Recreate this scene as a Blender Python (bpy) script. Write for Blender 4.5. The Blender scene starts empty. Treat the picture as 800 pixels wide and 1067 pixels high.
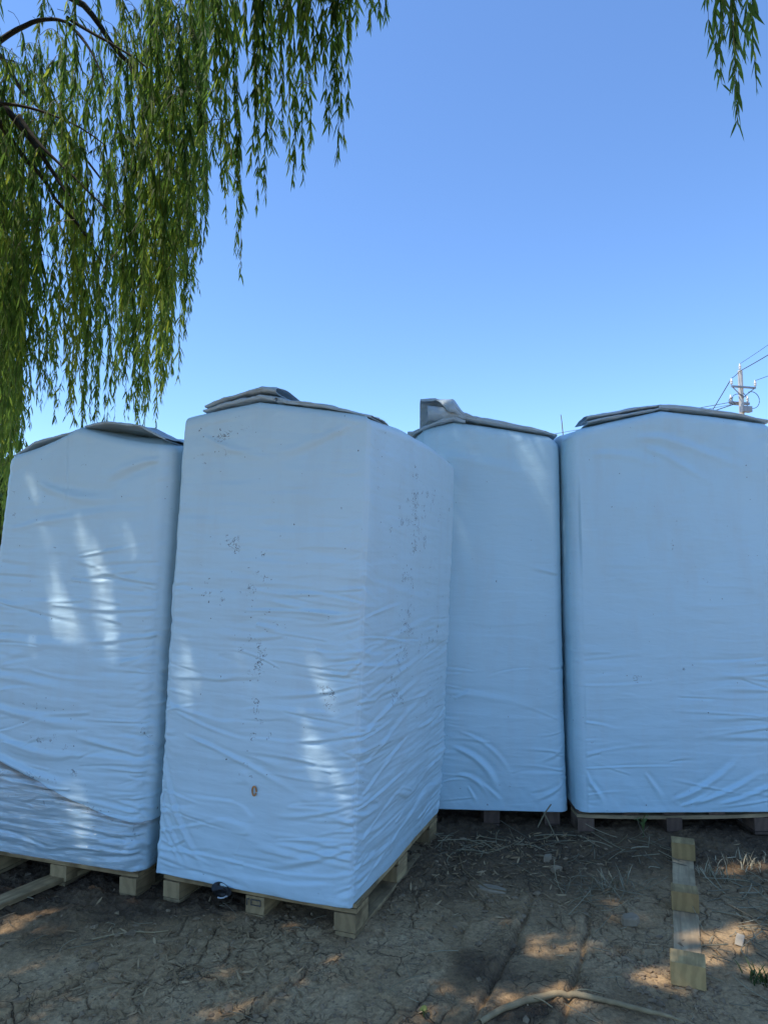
import bpy, bmesh, math, random
import numpy as np
from mathutils import Vector, Matrix

random.seed(7)
RNG = np.random.default_rng(11)
sc = bpy.context.scene
COL = sc.collection

# ------------------------------------------------------------------ camera, light, exposure
F_PX, CX, CY, EYE = 740.0, 400.0, 533.5, 1.55
PITCH = math.atan((593 - CY) / F_PX)
cam_d = bpy.data.cameras.new("camera")
cam_d.sensor_fit = 'VERTICAL'
cam_d.sensor_height = 36.0
cam_d.lens = 36.0 * F_PX / 1067.0
cam_d.clip_end = 2000
cam_d.clip_start = 0.05
cam = bpy.data.objects.new("camera", cam_d)
COL.objects.link(cam)
cam.location = (0, 0, EYE)
cam.rotation_euler = (math.radians(90) + PITCH, 0, 0)
sc.camera = cam

SUN = np.array([-0.46, -0.15, 0.87]); SUN /= np.linalg.norm(SUN)      # towards the sun
SUN_EL = math.asin(SUN[2]); SUN_AZ = math.atan2(SUN[0], SUN[1])
world = bpy.data.worlds.new("World"); sc.world = world
world.use_nodes = True
wn = world.node_tree; wn.nodes.clear()
wo = wn.nodes.new('ShaderNodeOutputWorld'); bg = wn.nodes.new('ShaderNodeBackground')
sky = wn.nodes.new('ShaderNodeTexSky'); sky.sky_type = 'NISHITA'; sky.sun_disc = False
sky.sun_elevation = SUN_EL; sky.sun_rotation = SUN_AZ
sky.air_density = 1.0; sky.dust_density = 0.1; sky.ozone_density = 10.0; sky.altitude = 0
bg.inputs['Strength'].default_value = 0.137
wn.links.new(sky.outputs[0], bg.inputs[0]); wn.links.new(bg.outputs[0], wo.inputs[0])

sun_d = bpy.data.lights.new("sun", 'SUN'); sun_d.energy = 2.4; sun_d.angle = math.radians(0.5)
sun_d.color = (1.0, 0.94, 0.85)
sun = bpy.data.objects.new("sun", sun_d); COL.objects.link(sun)
sun.rotation_euler = Vector(SUN).to_track_quat('Z', 'Y').to_euler()
sun.location = (-8, -6, 14)

sc.view_settings.view_transform = 'Standard'; sc.view_settings.look = 'None'
sc.view_settings.gamma = 1.0; sc.view_settings.use_curve_mapping = False
sc.view_settings.exposure = 1.0
sc.cycles.max_bounces = 8
sc.cycles.transparent_max_bounces = 12
sc.cycles.use_denoising = True

# ------------------------------------------------------------------ helpers
def ray(px, py):
    c, s = math.cos(PITCH), math.sin(PITCH)
    x = (px - CX) / F_PX; y = -(py - CY) / F_PX
    return np.array([x, c - s * y, s + c * y])
def at_z(px, py, z):
    d = ray(px, py); t = (z - EYE) / d[2]
    return np.array([0, 0, EYE]) + d * t
def at_y(px, py, Y):
    d = ray(px, py); return np.array([0, 0, EYE]) + d * (Y / d[1])
def to_px(p):
    p = np.asarray(p, float); q = p - np.array([0, 0, EYE])
    c, s = math.cos(PITCH), math.sin(PITCH)
    f = q[..., 1] * c + q[..., 2] * s; u = -q[..., 1] * s + q[..., 2] * c
    return CX + F_PX * q[..., 0] / f, CY - F_PX * u / f, f

_LAT = RNG.random((256, 256))
def vnoise(x, y, seed=0):
    x = np.asarray(x, float) + seed * 17.31; y = np.asarray(y, float) + seed * 9.77
    xi = np.floor(x).astype(int); yi = np.floor(y).astype(int)
    fx = x - xi; fy = y - yi
    fx = fx * fx * fx * (fx * (fx * 6 - 15) + 10); fy = fy * fy * fy * (fy * (fy * 6 - 15) + 10)
    a = _LAT[xi % 256, yi % 256]; b = _LAT[(xi + 1) % 256, yi % 256]
    c = _LAT[xi % 256, (yi + 1) % 256]; d = _LAT[(xi + 1) % 256, (yi + 1) % 256]
    return (a * (1 - fx) + b * fx) * (1 - fy) + (c * (1 - fx) + d * fx) * fy * 1.0
def fbm(x, y, seed=0, o=4):
    r = 0; a = 0.5; f = 1.0
    for k in range(o):
        r = r + a * (vnoise(x * f, y * f, seed + k * 3) - 0.5); a *= 0.5; f *= 2.03
    return r
def sstep(a, b, x):
    t = np.clip((x - a) / (b - a), 0, 1); return t * t * (3 - 2 * t)

def mesh_np(name, V, quads, mats=(), smooth=True, attrs=None, tris=None):
    V = np.ascontiguousarray(V, dtype=np.float32)
    quads = np.asarray(quads, dtype=np.int32).reshape(-1, 4)
    me = bpy.data.meshes.new(name)
    me.vertices.add(len(V)); me.vertices.foreach_set("co", V.ravel())
    nt = 0 if tris is None else len(tris)
    loops = quads.ravel()
    starts = np.arange(len(quads)) * 4; tot = np.full(len(quads), 4)
    if nt:
        tris = np.asarray(tris, dtype=np.int32)
        starts = np.concatenate([starts, len(loops) + np.arange(nt) * 3]); tot = np.concatenate([tot, np.full(nt, 3)])
        loops = np.concatenate([loops, tris.ravel()])
    me.loops.add(len(loops)); me.loops.foreach_set("vertex_index", loops.astype(np.int32))
    me.polygons.add(len(starts)); me.polygons.foreach_set("loop_start", starts.astype(np.int32))
    me.polygons.foreach_set("loop_total", tot.astype(np.int32))
    me.polygons.foreach_set("use_smooth", np.full(len(starts), smooth))
    me.update(calc_edges=True)
    if attrs:
        for k, a in attrs.items():
            at = me.attributes.new(k, 'FLOAT', 'POINT'); at.data.foreach_set("value", np.ascontiguousarray(a, dtype=np.float32))
    for m in mats: me.materials.append(m)
    me.validate()
    return me
def link(name, me, parent=None):
    o = bpy.data.objects.new(name, me); COL.objects.link(o)
    if parent: o.parent = parent
    return o
def tag(o, label=None, cat=None, group=None, kind=None):
    if label: o['label'] = label
    if cat: o['category'] = cat
    if group: o['group'] = group
    if kind: o['kind'] = kind
    return o
def empty(name, loc, rz=0.0):
    o = bpy.data.objects.new(name, None); COL.objects.link(o)
    o.location = loc; o.rotation_euler = (0, 0, rz); o.empty_display_size = 0.1
    return o
def grid_quads(nr, nc, wrap=False):
    i = np.arange(nr - 1)[:, None]; j = np.arange(nc if wrap else nc - 1)[None, :]
    a = i * nc + j; b = i * nc + (j + 1) % nc
    return np.stack([a, b, b + nc, a + nc], -1).reshape(-1, 4)

def tube_np(P, R, n=6):
    """verts, quads of a tapered tube along P"""
    P = np.asarray(P, float); R = np.broadcast_to(np.asarray(R, float), (len(P),))
    T = np.gradient(P, axis=0); T /= np.linalg.norm(T, axis=1)[:, None] + 1e-9
    up = np.array([0.13, 0.95, 0.28]) if abs(T[0, 2]) > 0.6 else np.array([0, 0, 1.0])
    A = np.cross(T, up); A /= np.linalg.norm(A, axis=1)[:, None] + 1e-9
    B = np.cross(T, A)
    th = np.arange(n) * 2 * math.pi / n
    V = P[:, None] + R[:, None, None] * (A[:, None] * np.cos(th)[None, :, None] + B[:, None] * np.sin(th)[None, :, None])
    return V.reshape(-1, 3), grid_quads(len(P), n, True)
class MB:
    def __init__(s): s.V = []; s.Q = []; s.n = 0; s.A = []
    def add(s, V, Q, tone=0.5):
        s.V.append(V); s.Q.append(np.asarray(Q) + s.n); s.n += len(V)
        s.A.append(np.broadcast_to(np.asarray(tone, float), (len(V),)))
    def tube(s, P, R, n=6, tone=0.5): s.add(*tube_np(P, R, n), tone)
    def build(s, name, mat, parent=None, smooth=True):
        me = mesh_np(name, np.concatenate(s.V), np.concatenate(s.Q), [mat], smooth, {'tone': np.concatenate(s.A)})
        return link(name, me, parent)

# ------------------------------------------------------------------ materials
def newmat(name):
    m = bpy.data.materials.new(name); m.use_nodes = True
    nt = m.node_tree; nt.nodes.clear()
    out = nt.nodes.new('ShaderNodeOutputMaterial'); p = nt.nodes.new('ShaderNodeBsdfPrincipled')
    nt.links.new(p.outputs[0], out.inputs['Surface'])
    return m, nt, p, out
def N(nt, t, **kw):
    n = nt.nodes.new(t)
    for k, v in kw.items():
        if k.startswith('i_'):
            key = k[2:]; key = int(key) if key.isdigit() else key.replace('_', ' ')
            n.inputs[key].default_value = v
        else: setattr(n, k, v)
    return n
def ramp(nt, fac, stops, interp='LINEAR'):
    r = nt.nodes.new('ShaderNodeValToRGB'); r.color_ramp.interpolation = interp
    e = r.color_ramp.elements
    while len(e) < len(stops): e.new(0.5)
    for k, (p, c) in enumerate(stops):
        e[k].position = p; e[k].color = (*c, 1) if len(c) == 3 else c
    nt.links.new(fac, r.inputs[0]); return r
def mixc(nt, fac, a, b, mode='MIX'):
    m = nt.nodes.new('ShaderNodeMix'); m.data_type = 'RGBA'; m.blend_type = mode
    for sock, v in ((m.inputs[0], fac), (m.inputs[6], a), (m.inputs[7], b)):
        if isinstance(v, (int, float)): sock.default_value = v
        elif isinstance(v, tuple): sock.default_value = (*v, 1)
        else: nt.links.new(v, sock)
    return m.outputs[2]
def math_n(nt, op, a, b=None):
    m = nt.nodes.new('ShaderNodeMath'); m.operation = op
    for s, v in ((m.inputs[0], a), (m.inputs[1], b)):
        if v is None: continue
        if isinstance(v, (int, float)): s.default_value = v
        else: nt.links.new(v, s)
    return m.outputs[0]

def film_mat(name, base, rough=0.42, dirt=True):
    m, nt, p, out = newmat(name)
    tc = N(nt, 'ShaderNodeTexCoord')
    n1 = N(nt, 'ShaderNodeTexNoise', i_Scale=2.2, i_Detail=4.0); nt.links.new(tc.outputs['Object'], n1.inputs['Vector'])
    d = tuple(c * k for c, k in zip(base, (0.90, 0.93, 0.95)))
    col = mixc(nt, n1.outputs[0], base, d)
    # thin dust film, streaky
    mp = N(nt, 'ShaderNodeMapping'); mp.inputs['Scale'].default_value = (5, 5, 1.1); nt.links.new(tc.outputs['Object'], mp.inputs[0])
    n2 = N(nt, 'ShaderNodeTexNoise', i_Scale=1.6, i_Detail=6.0, i_Roughness=0.65); nt.links.new(mp.outputs[0], n2.inputs['Vector'])
    dust = ramp(nt, n2.outputs[0], [(0.48, (0, 0, 0)), (0.8, (0.22, 0.22, 0.22))])
    col = mixc(nt, dust.outputs[0], col, (0.52, 0.51, 0.47))
    if dirt:
        at = N(nt, 'ShaderNodeAttribute', attribute_name='scuff')
        mp2 = N(nt, 'ShaderNodeMapping'); mp2.inputs['Scale'].default_value = (17, 17, 24); nt.links.new(tc.outputs['Object'], mp2.inputs[0])
        n3 = N(nt, 'ShaderNodeTexNoise', i_Scale=1.0, i_Detail=3.0, i_Roughness=0.6, i_Distortion=2.0); nt.links.new(mp2.outputs[0], n3.inputs['Vector'])
        dd = math_n(nt, 'ABSOLUTE', math_n(nt, 'SUBTRACT', n3.outputs[0], 0.5))
        ln_ = N(nt, 'ShaderNodeMapRange', i_1=0.010, i_2=0.028, i_3=1.0, i_4=0.0); nt.links.new(dd, ln_.inputs[0])
        n4 = N(nt, 'ShaderNodeTexNoise', i_Scale=15.0, i_Detail=3.0, i_Roughness=0.6); nt.links.new(tc.outputs['Object'], n4.inputs['Vector'])
        th = math_n(nt, 'ADD', n4.outputs[0], math_n(nt, 'MULTIPLY', at.outputs['Fac'], 0.21))
        r4 = N(nt, 'ShaderNodeMapRange', i_1=0.71, i_2=0.76); nt.links.new(th, r4.inputs[0])
        f = math_n(nt, 'MULTIPLY', math_n(nt, 'MULTIPLY', ln_.outputs[0], r4.outputs[0]), 0.85)
        n5 = N(nt, 'ShaderNodeTexNoise', i_Scale=55.0, i_Detail=1.0); nt.links.new(tc.outputs['Object'], n5.inputs['Vector'])
        sp = N(nt, 'ShaderNodeMapRange', i_1=0.795, i_2=0.815); nt.links.new(math_n(nt, 'ADD', n5.outputs[0], math_n(nt, 'MULTIPLY', at.outputs['Fac'], 0.07)), sp.inputs[0])
        f = math_n(nt, 'MAXIMUM', f, math_n(nt, 'MULTIPLY', sp.outputs[0], 0.8))
        col = mixc(nt, f, col, (0.05, 0.05, 0.055))
    nt.links.new(col, p.inputs['Base Color'])
    p.inputs['Specular IOR Level'].default_value = 0.5
    rn = N(nt, 'ShaderNodeMapRange', i_3=rough - 0.06, i_4=rough + 0.12); nt.links.new(n2.outputs[0], rn.inputs[0]); nt.links.new(rn.outputs[0], p.inputs['Roughness'])
    b1 = N(nt, 'ShaderNodeTexNoise', i_Scale=38.0, i_Detail=3.0); nt.links.new(tc.outputs['Object'], b1.inputs['Vector'])
    b2 = N(nt, 'ShaderNodeTexNoise', i_Scale=9.0, i_Detail=2.0, i_Distortion=0.6)
    mp3 = N(nt, 'ShaderNodeMapping'); mp3.inputs['Scale'].default_value = (1, 1, 3.2); nt.links.new(tc.outputs['Object'], mp3.inputs[0]); nt.links.new(mp3.outputs[0], b2.inputs['Vector'])
    s = math_n(nt, 'ADD', math_n(nt, 'MULTIPLY', b1.outputs[0], 0.07), b2.outputs[0])
    bp = N(nt, 'ShaderNodeBump', i_Strength=0.22, i_Distance=0.010); nt.links.new(s, bp.inputs['Height']); nt.links.new(bp.outputs[0], p.inputs['Normal'])
    return m
FILM = (0.60, 0.76, 0.80)
M_FILM = film_mat('pale blue film', FILM)
M_FILM2 = film_mat('pale blue film matte', (0.555, 0.75, 0.81), 0.42)
M_FLAP = film_mat('film underside', (0.43, 0.505, 0.525), 0.34, dirt=False)

def wood_mat(name, c1, c2, dark=0.35):
    m, nt, p, out = newmat(name)
    tc = N(nt, 'ShaderNodeTexCoord'); oi = N(nt, 'ShaderNodeObjectInfo')
    off = N(nt, 'ShaderNodeVectorMath', operation='SCALE'); nt.links.new(oi.outputs['Location'], off.inputs[0]); off.inputs['Scale'].default_value = 7.3
    add = N(nt, 'ShaderNodeVectorMath', operation='ADD'); nt.links.new(tc.outputs['Object'], add.inputs[0]); nt.links.new(off.outputs[0], add.inputs[1])
    mp = N(nt, 'ShaderNodeMapping'); mp.inputs['Scale'].default_value = (2.2, 34, 34); nt.links.new(add.outputs[0], mp.inputs[0])
    n1 = N(nt, 'ShaderNodeTexNoise', i_Scale=1.0, i_Detail=6.0, i_Roughness=0.62, i_Distortion=0.7); nt.links.new(mp.outputs[0], n1.inputs['Vector'])
    r1 = ramp(nt, n1.outputs[0], [(0.3, c2), (0.55, c1), (0.75, tuple(min(1, v * 1.15) for v in c1))])
    n2 = N(nt, 'ShaderNodeTexNoise', i_Scale=9.0, i_Detail=5.0); nt.links.new(add.outputs[0], n2.inputs['Vector'])
    r2 = ramp(nt, n2.outputs[0], [(0.38, (0, 0, 0)), (0.68, (0.95, 0.95, 0.95))])
    col = mixc(nt, r2.outputs[0], r1.outputs[0], tuple(v * dark for v in c1))
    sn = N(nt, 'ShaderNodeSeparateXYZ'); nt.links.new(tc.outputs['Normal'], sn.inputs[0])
    eg = N(nt, 'ShaderNodeMapRange', i_1=0.7, i_2=0.85); nt.links.new(math_n(nt, 'ABSOLUTE', sn.outputs[0]), eg.inputs[0])      # ringed end grain, also darkened so block fronts carry shade in the colour
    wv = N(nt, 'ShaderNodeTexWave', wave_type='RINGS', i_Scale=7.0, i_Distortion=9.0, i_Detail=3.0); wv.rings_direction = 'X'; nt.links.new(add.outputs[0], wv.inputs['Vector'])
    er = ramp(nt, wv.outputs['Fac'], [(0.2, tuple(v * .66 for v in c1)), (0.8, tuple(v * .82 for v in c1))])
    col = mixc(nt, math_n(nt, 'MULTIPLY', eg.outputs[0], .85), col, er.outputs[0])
    tone = N(nt, 'ShaderNodeMapRange', i_3=0.72, i_4=1.15); nt.links.new(oi.outputs['Random'], tone.inputs[0])
    hs = N(nt, 'ShaderNodeHueSaturation'); nt.links.new(tone.outputs[0], hs.inputs['Value']); nt.links.new(col, hs.inputs['Color'])
    nt.links.new(hs.outputs[0], p.inputs['Base Color']); p.inputs['Roughness'].default_value = 0.8
    p.inputs['Specular IOR Level'].default_value = 0.25
    bp = N(nt, 'ShaderNodeBump', i_Strength=0.55, i_Distance=0.004); nt.links.new(n1.outputs[0], bp.inputs['Height']); nt.links.new(bp.outputs[0], p.inputs['Normal'])
    return m
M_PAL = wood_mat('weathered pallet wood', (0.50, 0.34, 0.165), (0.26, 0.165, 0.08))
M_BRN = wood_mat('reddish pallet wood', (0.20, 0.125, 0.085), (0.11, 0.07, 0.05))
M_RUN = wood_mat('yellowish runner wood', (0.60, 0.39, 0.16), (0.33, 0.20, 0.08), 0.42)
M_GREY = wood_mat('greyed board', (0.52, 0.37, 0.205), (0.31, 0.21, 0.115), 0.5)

def leaf_mat(name, dark, mid, bright, trans=0.5):
    m, nt, p, out = newmat(name)
    at = N(nt, 'ShaderNodeAttribute', attribute_name='tone')
    r = ramp(nt, at.outputs['Fac'], [(0.0, dark), (0.55, mid), (1.0, bright)])
    nt.links.new(r.outputs[0], p.inputs['Base Color']); p.inputs['Roughness'].default_value = 0.6
    p.inputs['Specular IOR Level'].default_value = 0.15
    tr = N(nt, 'ShaderNodeBsdfTranslucent')
    hs = N(nt, 'ShaderNodeHueSaturation', i_Saturation=1.1, i_Value=3.2, i_Hue=0.497); nt.links.new(r.outputs[0], hs.inputs['Color']); nt.links.new(hs.outputs[0], tr.inputs['Color'])
    mx = N(nt, 'ShaderNodeMixShader', i_0=trans); nt.links.new(p.outputs[0], mx.inputs[1]); nt.links.new(tr.outputs[0], mx.inputs[2])
    nt.links.new(mx.outputs[0], out.inputs['Surface'])
    return m
M_LEAF = leaf_mat('willow leaf', (0.034, 0.062, 0.016), (0.078, 0.128, 0.030), (0.19, 0.22, 0.045))
M_FAR = leaf_mat('far foliage', (0.035, 0.060, 0.02), (0.06, 0.095, 0.028), (0.10, 0.13, 0.04), 0.25)

def plain(name, col, rough=0.7, var=0.25, scale=12, metal=0.0, bump=0.3):
    m, nt, p, out = newmat(name)
    tc = N(nt, 'ShaderNodeTexCoord')
    n = N(nt, 'ShaderNodeTexNoise', i_Scale=float(scale), i_Detail=5.0); nt.links.new(tc.outputs['Object'], n.inputs['Vector'])
    r = ramp(nt, n.outputs[0], [(0.3, tuple(c * (1 - var) for c in col)), (0.7, tuple(min(1, c * (1 + var)) for c in col))])
    nt.links.new(r.outputs[0], p.inputs['Base Color']); p.inputs['Roughness'].default_value = rough; p.inputs['Metallic'].default_value = metal
    bp = N(nt, 'ShaderNodeBump', i_Strength=bump, i_Distance=0.006); nt.links.new(n.outputs[0], bp.inputs['Height']); nt.links.new(bp.outputs[0], p.inputs['Normal'])
    return m
M_BARK = plain('willow bark', (0.045, 0.038, 0.030), 0.9, 0.5, 14, bump=0.9)
M_TWIG = plain('willow twig', (0.13, 0.115, 0.045), 0.7, 0.3, 30)
M_CONC = plain('pole concrete', (0.52, 0.49, 0.45), 0.85, 0.15, 3)
M_STEEL = plain('galvanised steel', (0.30, 0.30, 0.31), 0.5, 0.2, 8, 0.6)
M_PORC = plain('porcelain', (0.62, 0.60, 0.55), 0.3, 0.05, 5)
M_WIRE = plain('wire', (0.06, 0.065, 0.07), 0.6, 0.1, 5)
M_BLACK = plain('black plastic scrap', (0.012, 0.012, 0.012), 0.5, 0.3, 30)
M_WHITE = plain('white plastic edge', (0.6, 0.62, 0.62), 0.45, 0.1, 30)
M_RUST = plain('orange scratch', (0.50, 0.24, 0.09), 0.7, 0.4, 60)
M_INK = plain('faded ink', (0.08, 0.07, 0.06), 0.9, 0.3, 60)
M_STONE = plain('soil clod', (0.26, 0.175, 0.095), 0.95, 0.35, 25, bump=0.8)
def tone_mat(name, stops, rough=0.85):
    m, nt, p, out = newmat(name)
    at = N(nt, 'ShaderNodeAttribute', attribute_name='tone')
    r = ramp(nt, at.outputs['Fac'], stops); nt.links.new(r.outputs[0], p.inputs['Base Color']); p.inputs['Roughness'].default_value = rough
    p.inputs['Specular IOR Level'].default_value = 0.2
    return m
M_LITTER = tone_mat('dry leaf', [(0, (0.13, 0.078, 0.038)), (0.5, (0.32, 0.205, 0.10)), (1, (0.52, 0.36, 0.19))])
M_STRAW = tone_mat('dry straw', [(0, (0.12, 0.10, 0.07)), (0.5, (0.27, 0.22, 0.13)), (1, (0.45, 0.38, 0.24))])
M_GRASS = tone_mat('green blades', [(0, (0.05, 0.075, 0.022)), (0.6, (0.10, 0.14, 0.04)), (1, (0.20, 0.21, 0.07))])
M_STICK = tone_mat('dry stalk', [(0, (0.17, 0.11, 0.055)), (1, (0.46, 0.34, 0.18))])

def clear_film():
    m, nt, p, out = newmat('clear stretch film')
    t = N(nt, 'ShaderNodeBsdfTransparent'); t.inputs[0].default_value = (0.95, 0.955, 0.95, 1)
    g = N(nt, 'ShaderNodeBsdfGlossy'); g.inputs['Roughness'].default_value = 0.16
    dfs = N(nt, 'ShaderNodeBsdfDiffuse'); dfs.inputs[0].default_value = (0.42, 0.43, 0.42, 1)
    fr = N(nt, 'ShaderNodeLayerWeight', i_Blend=0.25)
    tc = N(nt, 'ShaderNodeTexCoord'); mp = N(nt, 'ShaderNodeMapping'); mp.inputs['Scale'].default_value = (6, 6, 46)
    nt.links.new(tc.outputs['Object'], mp.inputs[0])
    n = N(nt, 'ShaderNodeTexNoise', i_Scale=1.0, i_Detail=5.0, i_Distortion=0.8); nt.links.new(mp.outputs[0], n.inputs['Vector'])
    bp = N(nt, 'ShaderNodeBump', i_Strength=0.9, i_Distance=0.012); nt.links.new(n.outputs[0], bp.inputs['Height'])
    for q in (g, dfs): nt.links.new(bp.outputs[0], q.inputs['Normal'])
    at = N(nt, 'ShaderNodeAttribute', attribute_name='tone')
    hz = math_n(nt, 'ADD', math_n(nt, 'MULTIPLY', at.outputs['Fac'], 0.55), 0.08)
    m1 = N(nt, 'ShaderNodeMixShader'); nt.links.new(hz, m1.inputs[0]); nt.links.new(t.outputs[0], m1.inputs[1]); nt.links.new(dfs.outputs[0], m1.inputs[2])
    dcol = mixc(nt, at.outputs['Fac'], (0.46, 0.48, 0.49), (0.30, 0.26, 0.20)); nt.links.new(dcol, dfs.inputs[0])
    m2 = N(nt, 'ShaderNodeMixShader'); nt.links.new(math_n(nt, 'ADD', math_n(nt, 'MULTIPLY', fr.outputs['Facing'], 0.40), 0.10), m2.inputs[0]); nt.links.new(m1.outputs[0], m2.inputs[1]); nt.links.new(g.outputs[0], m2.inputs[2])
    nt.links.new(m2.outputs[0], out.inputs['Surface'])
    return m
M_CLEAR = clear_film()

# ------------------------------------------------------------------ ground
def soil_mat():
    m, nt, p, out = newmat('cracked mud')
    tc = N(nt, 'ShaderNodeTexCoord')
    pos = tc.outputs['Object']
    a_pale = N(nt, 'ShaderNodeAttribute', attribute_name='pale'); a_crk = N(nt, 'ShaderNodeAttribute', attribute_name='crumb_shade')
    n1 = N(nt, 'ShaderNodeTexNoise', i_Scale=5.0, i_Detail=8.0, i_Roughness=0.65); nt.links.new(pos, n1.inputs['Vector'])
    n2 = N(nt, 'ShaderNodeTexNoise', i_Scale=60.0, i_Detail=4.0, i_Roughness=0.7); nt.links.new(pos, n2.inputs['Vector'])
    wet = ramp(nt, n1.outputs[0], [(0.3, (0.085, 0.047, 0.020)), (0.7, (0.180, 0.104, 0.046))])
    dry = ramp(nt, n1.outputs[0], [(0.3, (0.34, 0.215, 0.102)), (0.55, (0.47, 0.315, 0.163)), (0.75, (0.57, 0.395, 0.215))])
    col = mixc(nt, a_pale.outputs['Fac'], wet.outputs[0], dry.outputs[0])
    sp = ramp(nt, n2.outputs[0], [(0.3, (0.62, 0.62, 0.62)), (0.7, (1.25, 1.22, 1.18))])
    col = mixc(nt, 1.0, col, sp.outputs[0], 'MULTIPLY')
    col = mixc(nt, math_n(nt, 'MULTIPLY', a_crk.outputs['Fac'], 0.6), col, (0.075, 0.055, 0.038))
    # far field: sparse grass, bare earth brightened to tan to bounce warm light
    sx = N(nt, 'ShaderNodeSeparateXYZ'); nt.links.new(pos, sx.inputs[0])
    nf = N(nt, 'ShaderNodeTexNoise', i_Scale=0.35, i_Detail=6.0); nt.links.new(pos, nf.inputs['Vector'])
    far = ramp(nt, nf.outputs[0], [(0.35, (0.17, 0.16, 0.065)), (0.5, (0.38, 0.29, 0.17)), (0.75, (0.46, 0.36, 0.22))])
    ln = N(nt, 'ShaderNodeVectorMath', operation='LENGTH'); nt.links.new(pos, ln.inputs[0])
    dd = math_n(nt, 'ADD', ln.outputs['Value'], math_n(nt, 'MULTIPLY', nf.outputs[0], 5.0))
    fr = N(nt, 'ShaderNodeMapRange', i_1=7.5, i_2=10.0); nt.links.new(dd, fr.inputs[0])
    col = mixc(nt, fr.outputs[0], col, far.outputs[0])
    nt.links.new(col, p.inputs['Base Color']); p.inputs['Roughness'].default_value = 0.92; p.inputs['Specular IOR Level'].default_value = 0.25
    h = math_n(nt, 'ADD', n2.outputs[0], math_n(nt, 'MULTIPLY', n1.outputs[0], 1.2))
    wv = N(nt, 'ShaderNodeTexNoise', i_Scale=7.0, i_Detail=4.0); nt.links.new(pos, wv.inputs['Vector'])
    wa = N(nt, 'ShaderNodeVectorMath', operation='SCALE'); nt.links.new(wv.outputs['Color'], wa.inputs[0]); wa.inputs['Scale'].default_value = 0.16
    wb = N(nt, 'ShaderNodeVectorMath', operation='ADD'); nt.links.new(pos, wb.inputs[0]); nt.links.new(wa.outputs[0], wb.inputs[1])
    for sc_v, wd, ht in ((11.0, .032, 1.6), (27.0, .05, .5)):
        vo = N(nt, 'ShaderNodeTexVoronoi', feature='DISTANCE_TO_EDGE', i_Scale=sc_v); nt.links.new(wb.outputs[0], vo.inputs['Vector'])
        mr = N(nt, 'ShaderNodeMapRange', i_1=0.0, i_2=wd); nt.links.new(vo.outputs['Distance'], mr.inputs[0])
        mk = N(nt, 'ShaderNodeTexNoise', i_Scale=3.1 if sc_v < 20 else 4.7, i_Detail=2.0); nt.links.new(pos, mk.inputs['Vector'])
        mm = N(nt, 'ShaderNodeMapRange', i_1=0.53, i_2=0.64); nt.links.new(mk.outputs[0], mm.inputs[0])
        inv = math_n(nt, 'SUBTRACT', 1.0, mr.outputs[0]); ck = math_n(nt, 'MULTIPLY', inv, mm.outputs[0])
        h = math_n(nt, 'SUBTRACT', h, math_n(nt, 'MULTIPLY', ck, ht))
        col = mixc(nt, math_n(nt, 'MULTIPLY', ck, .55), col, (0.07, 0.052, 0.036))  # shade inside the fine cracks, mixed into the colour
    nt.links.new(col, p.inputs['Base Color'])
    bp = N(nt, 'ShaderNodeBump', i_Strength=0.85, i_Distance=0.012); nt.links.new(h, bp.inputs['Height']); nt.links.new(bp.outputs[0], p.inputs['Normal'])
    return m
def axis(lo, hi, step, far, g=1.25):
    core = np.arange(lo, hi + step / 2, step)
    out_hi = []; x = core[-1]; st = step
    while x < far: st *= g; x += st; out_hi.append(x)
    out_lo = []; x = core[0]; st = step
    while x > -far: st *= g; x -= st; out_lo.append(x)
    return np.concatenate([np.array(out_lo[::-1]), core, np.array(out_hi)])
AX = axis(-2.3, 2.6, 0.0052, 450); AY = axis(2.35, 4.8, 0.0052, 450)
def cell_pts(n, seed):
    r = np.random.default_rng(seed); return .1 + .8 * r.random((n, n, 2))
_CP = cell_pts(128, 5)
def vor_edge(x, y):
    xi = np.floor(x).astype(int); yi = np.floor(y).astype(int)
    f1 = np.full(x.shape, 9.0); f2 = np.full(x.shape, 9.0); cid = np.zeros(x.shape)
    for dx in (-1, 0, 1):
        for dy in (-1, 0, 1):
            cx = xi + dx; cy = yi + dy; p = _CP[cx % 128, cy % 128]
            d = np.hypot(cx + p[..., 0] - x, cy + p[..., 1] - y)
            nw = d < f1
            f2 = np.where(nw, f1, np.minimum(f2, d)); cid = np.where(nw, p[..., 0] * 0.7 + p[..., 1] * 0.3, cid); f1 = np.where(nw, d, f1)
    return f2 - f1, cid
RUTS = [((0.15, 2.2), (0.75, 3.6)), ((0.42, 2.1), (0.95, 3.4)), ((-0.75, 2.2), (-0.25, 2.95)), ((-1.6, 2.2), (-0.95, 3.1))]
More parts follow.
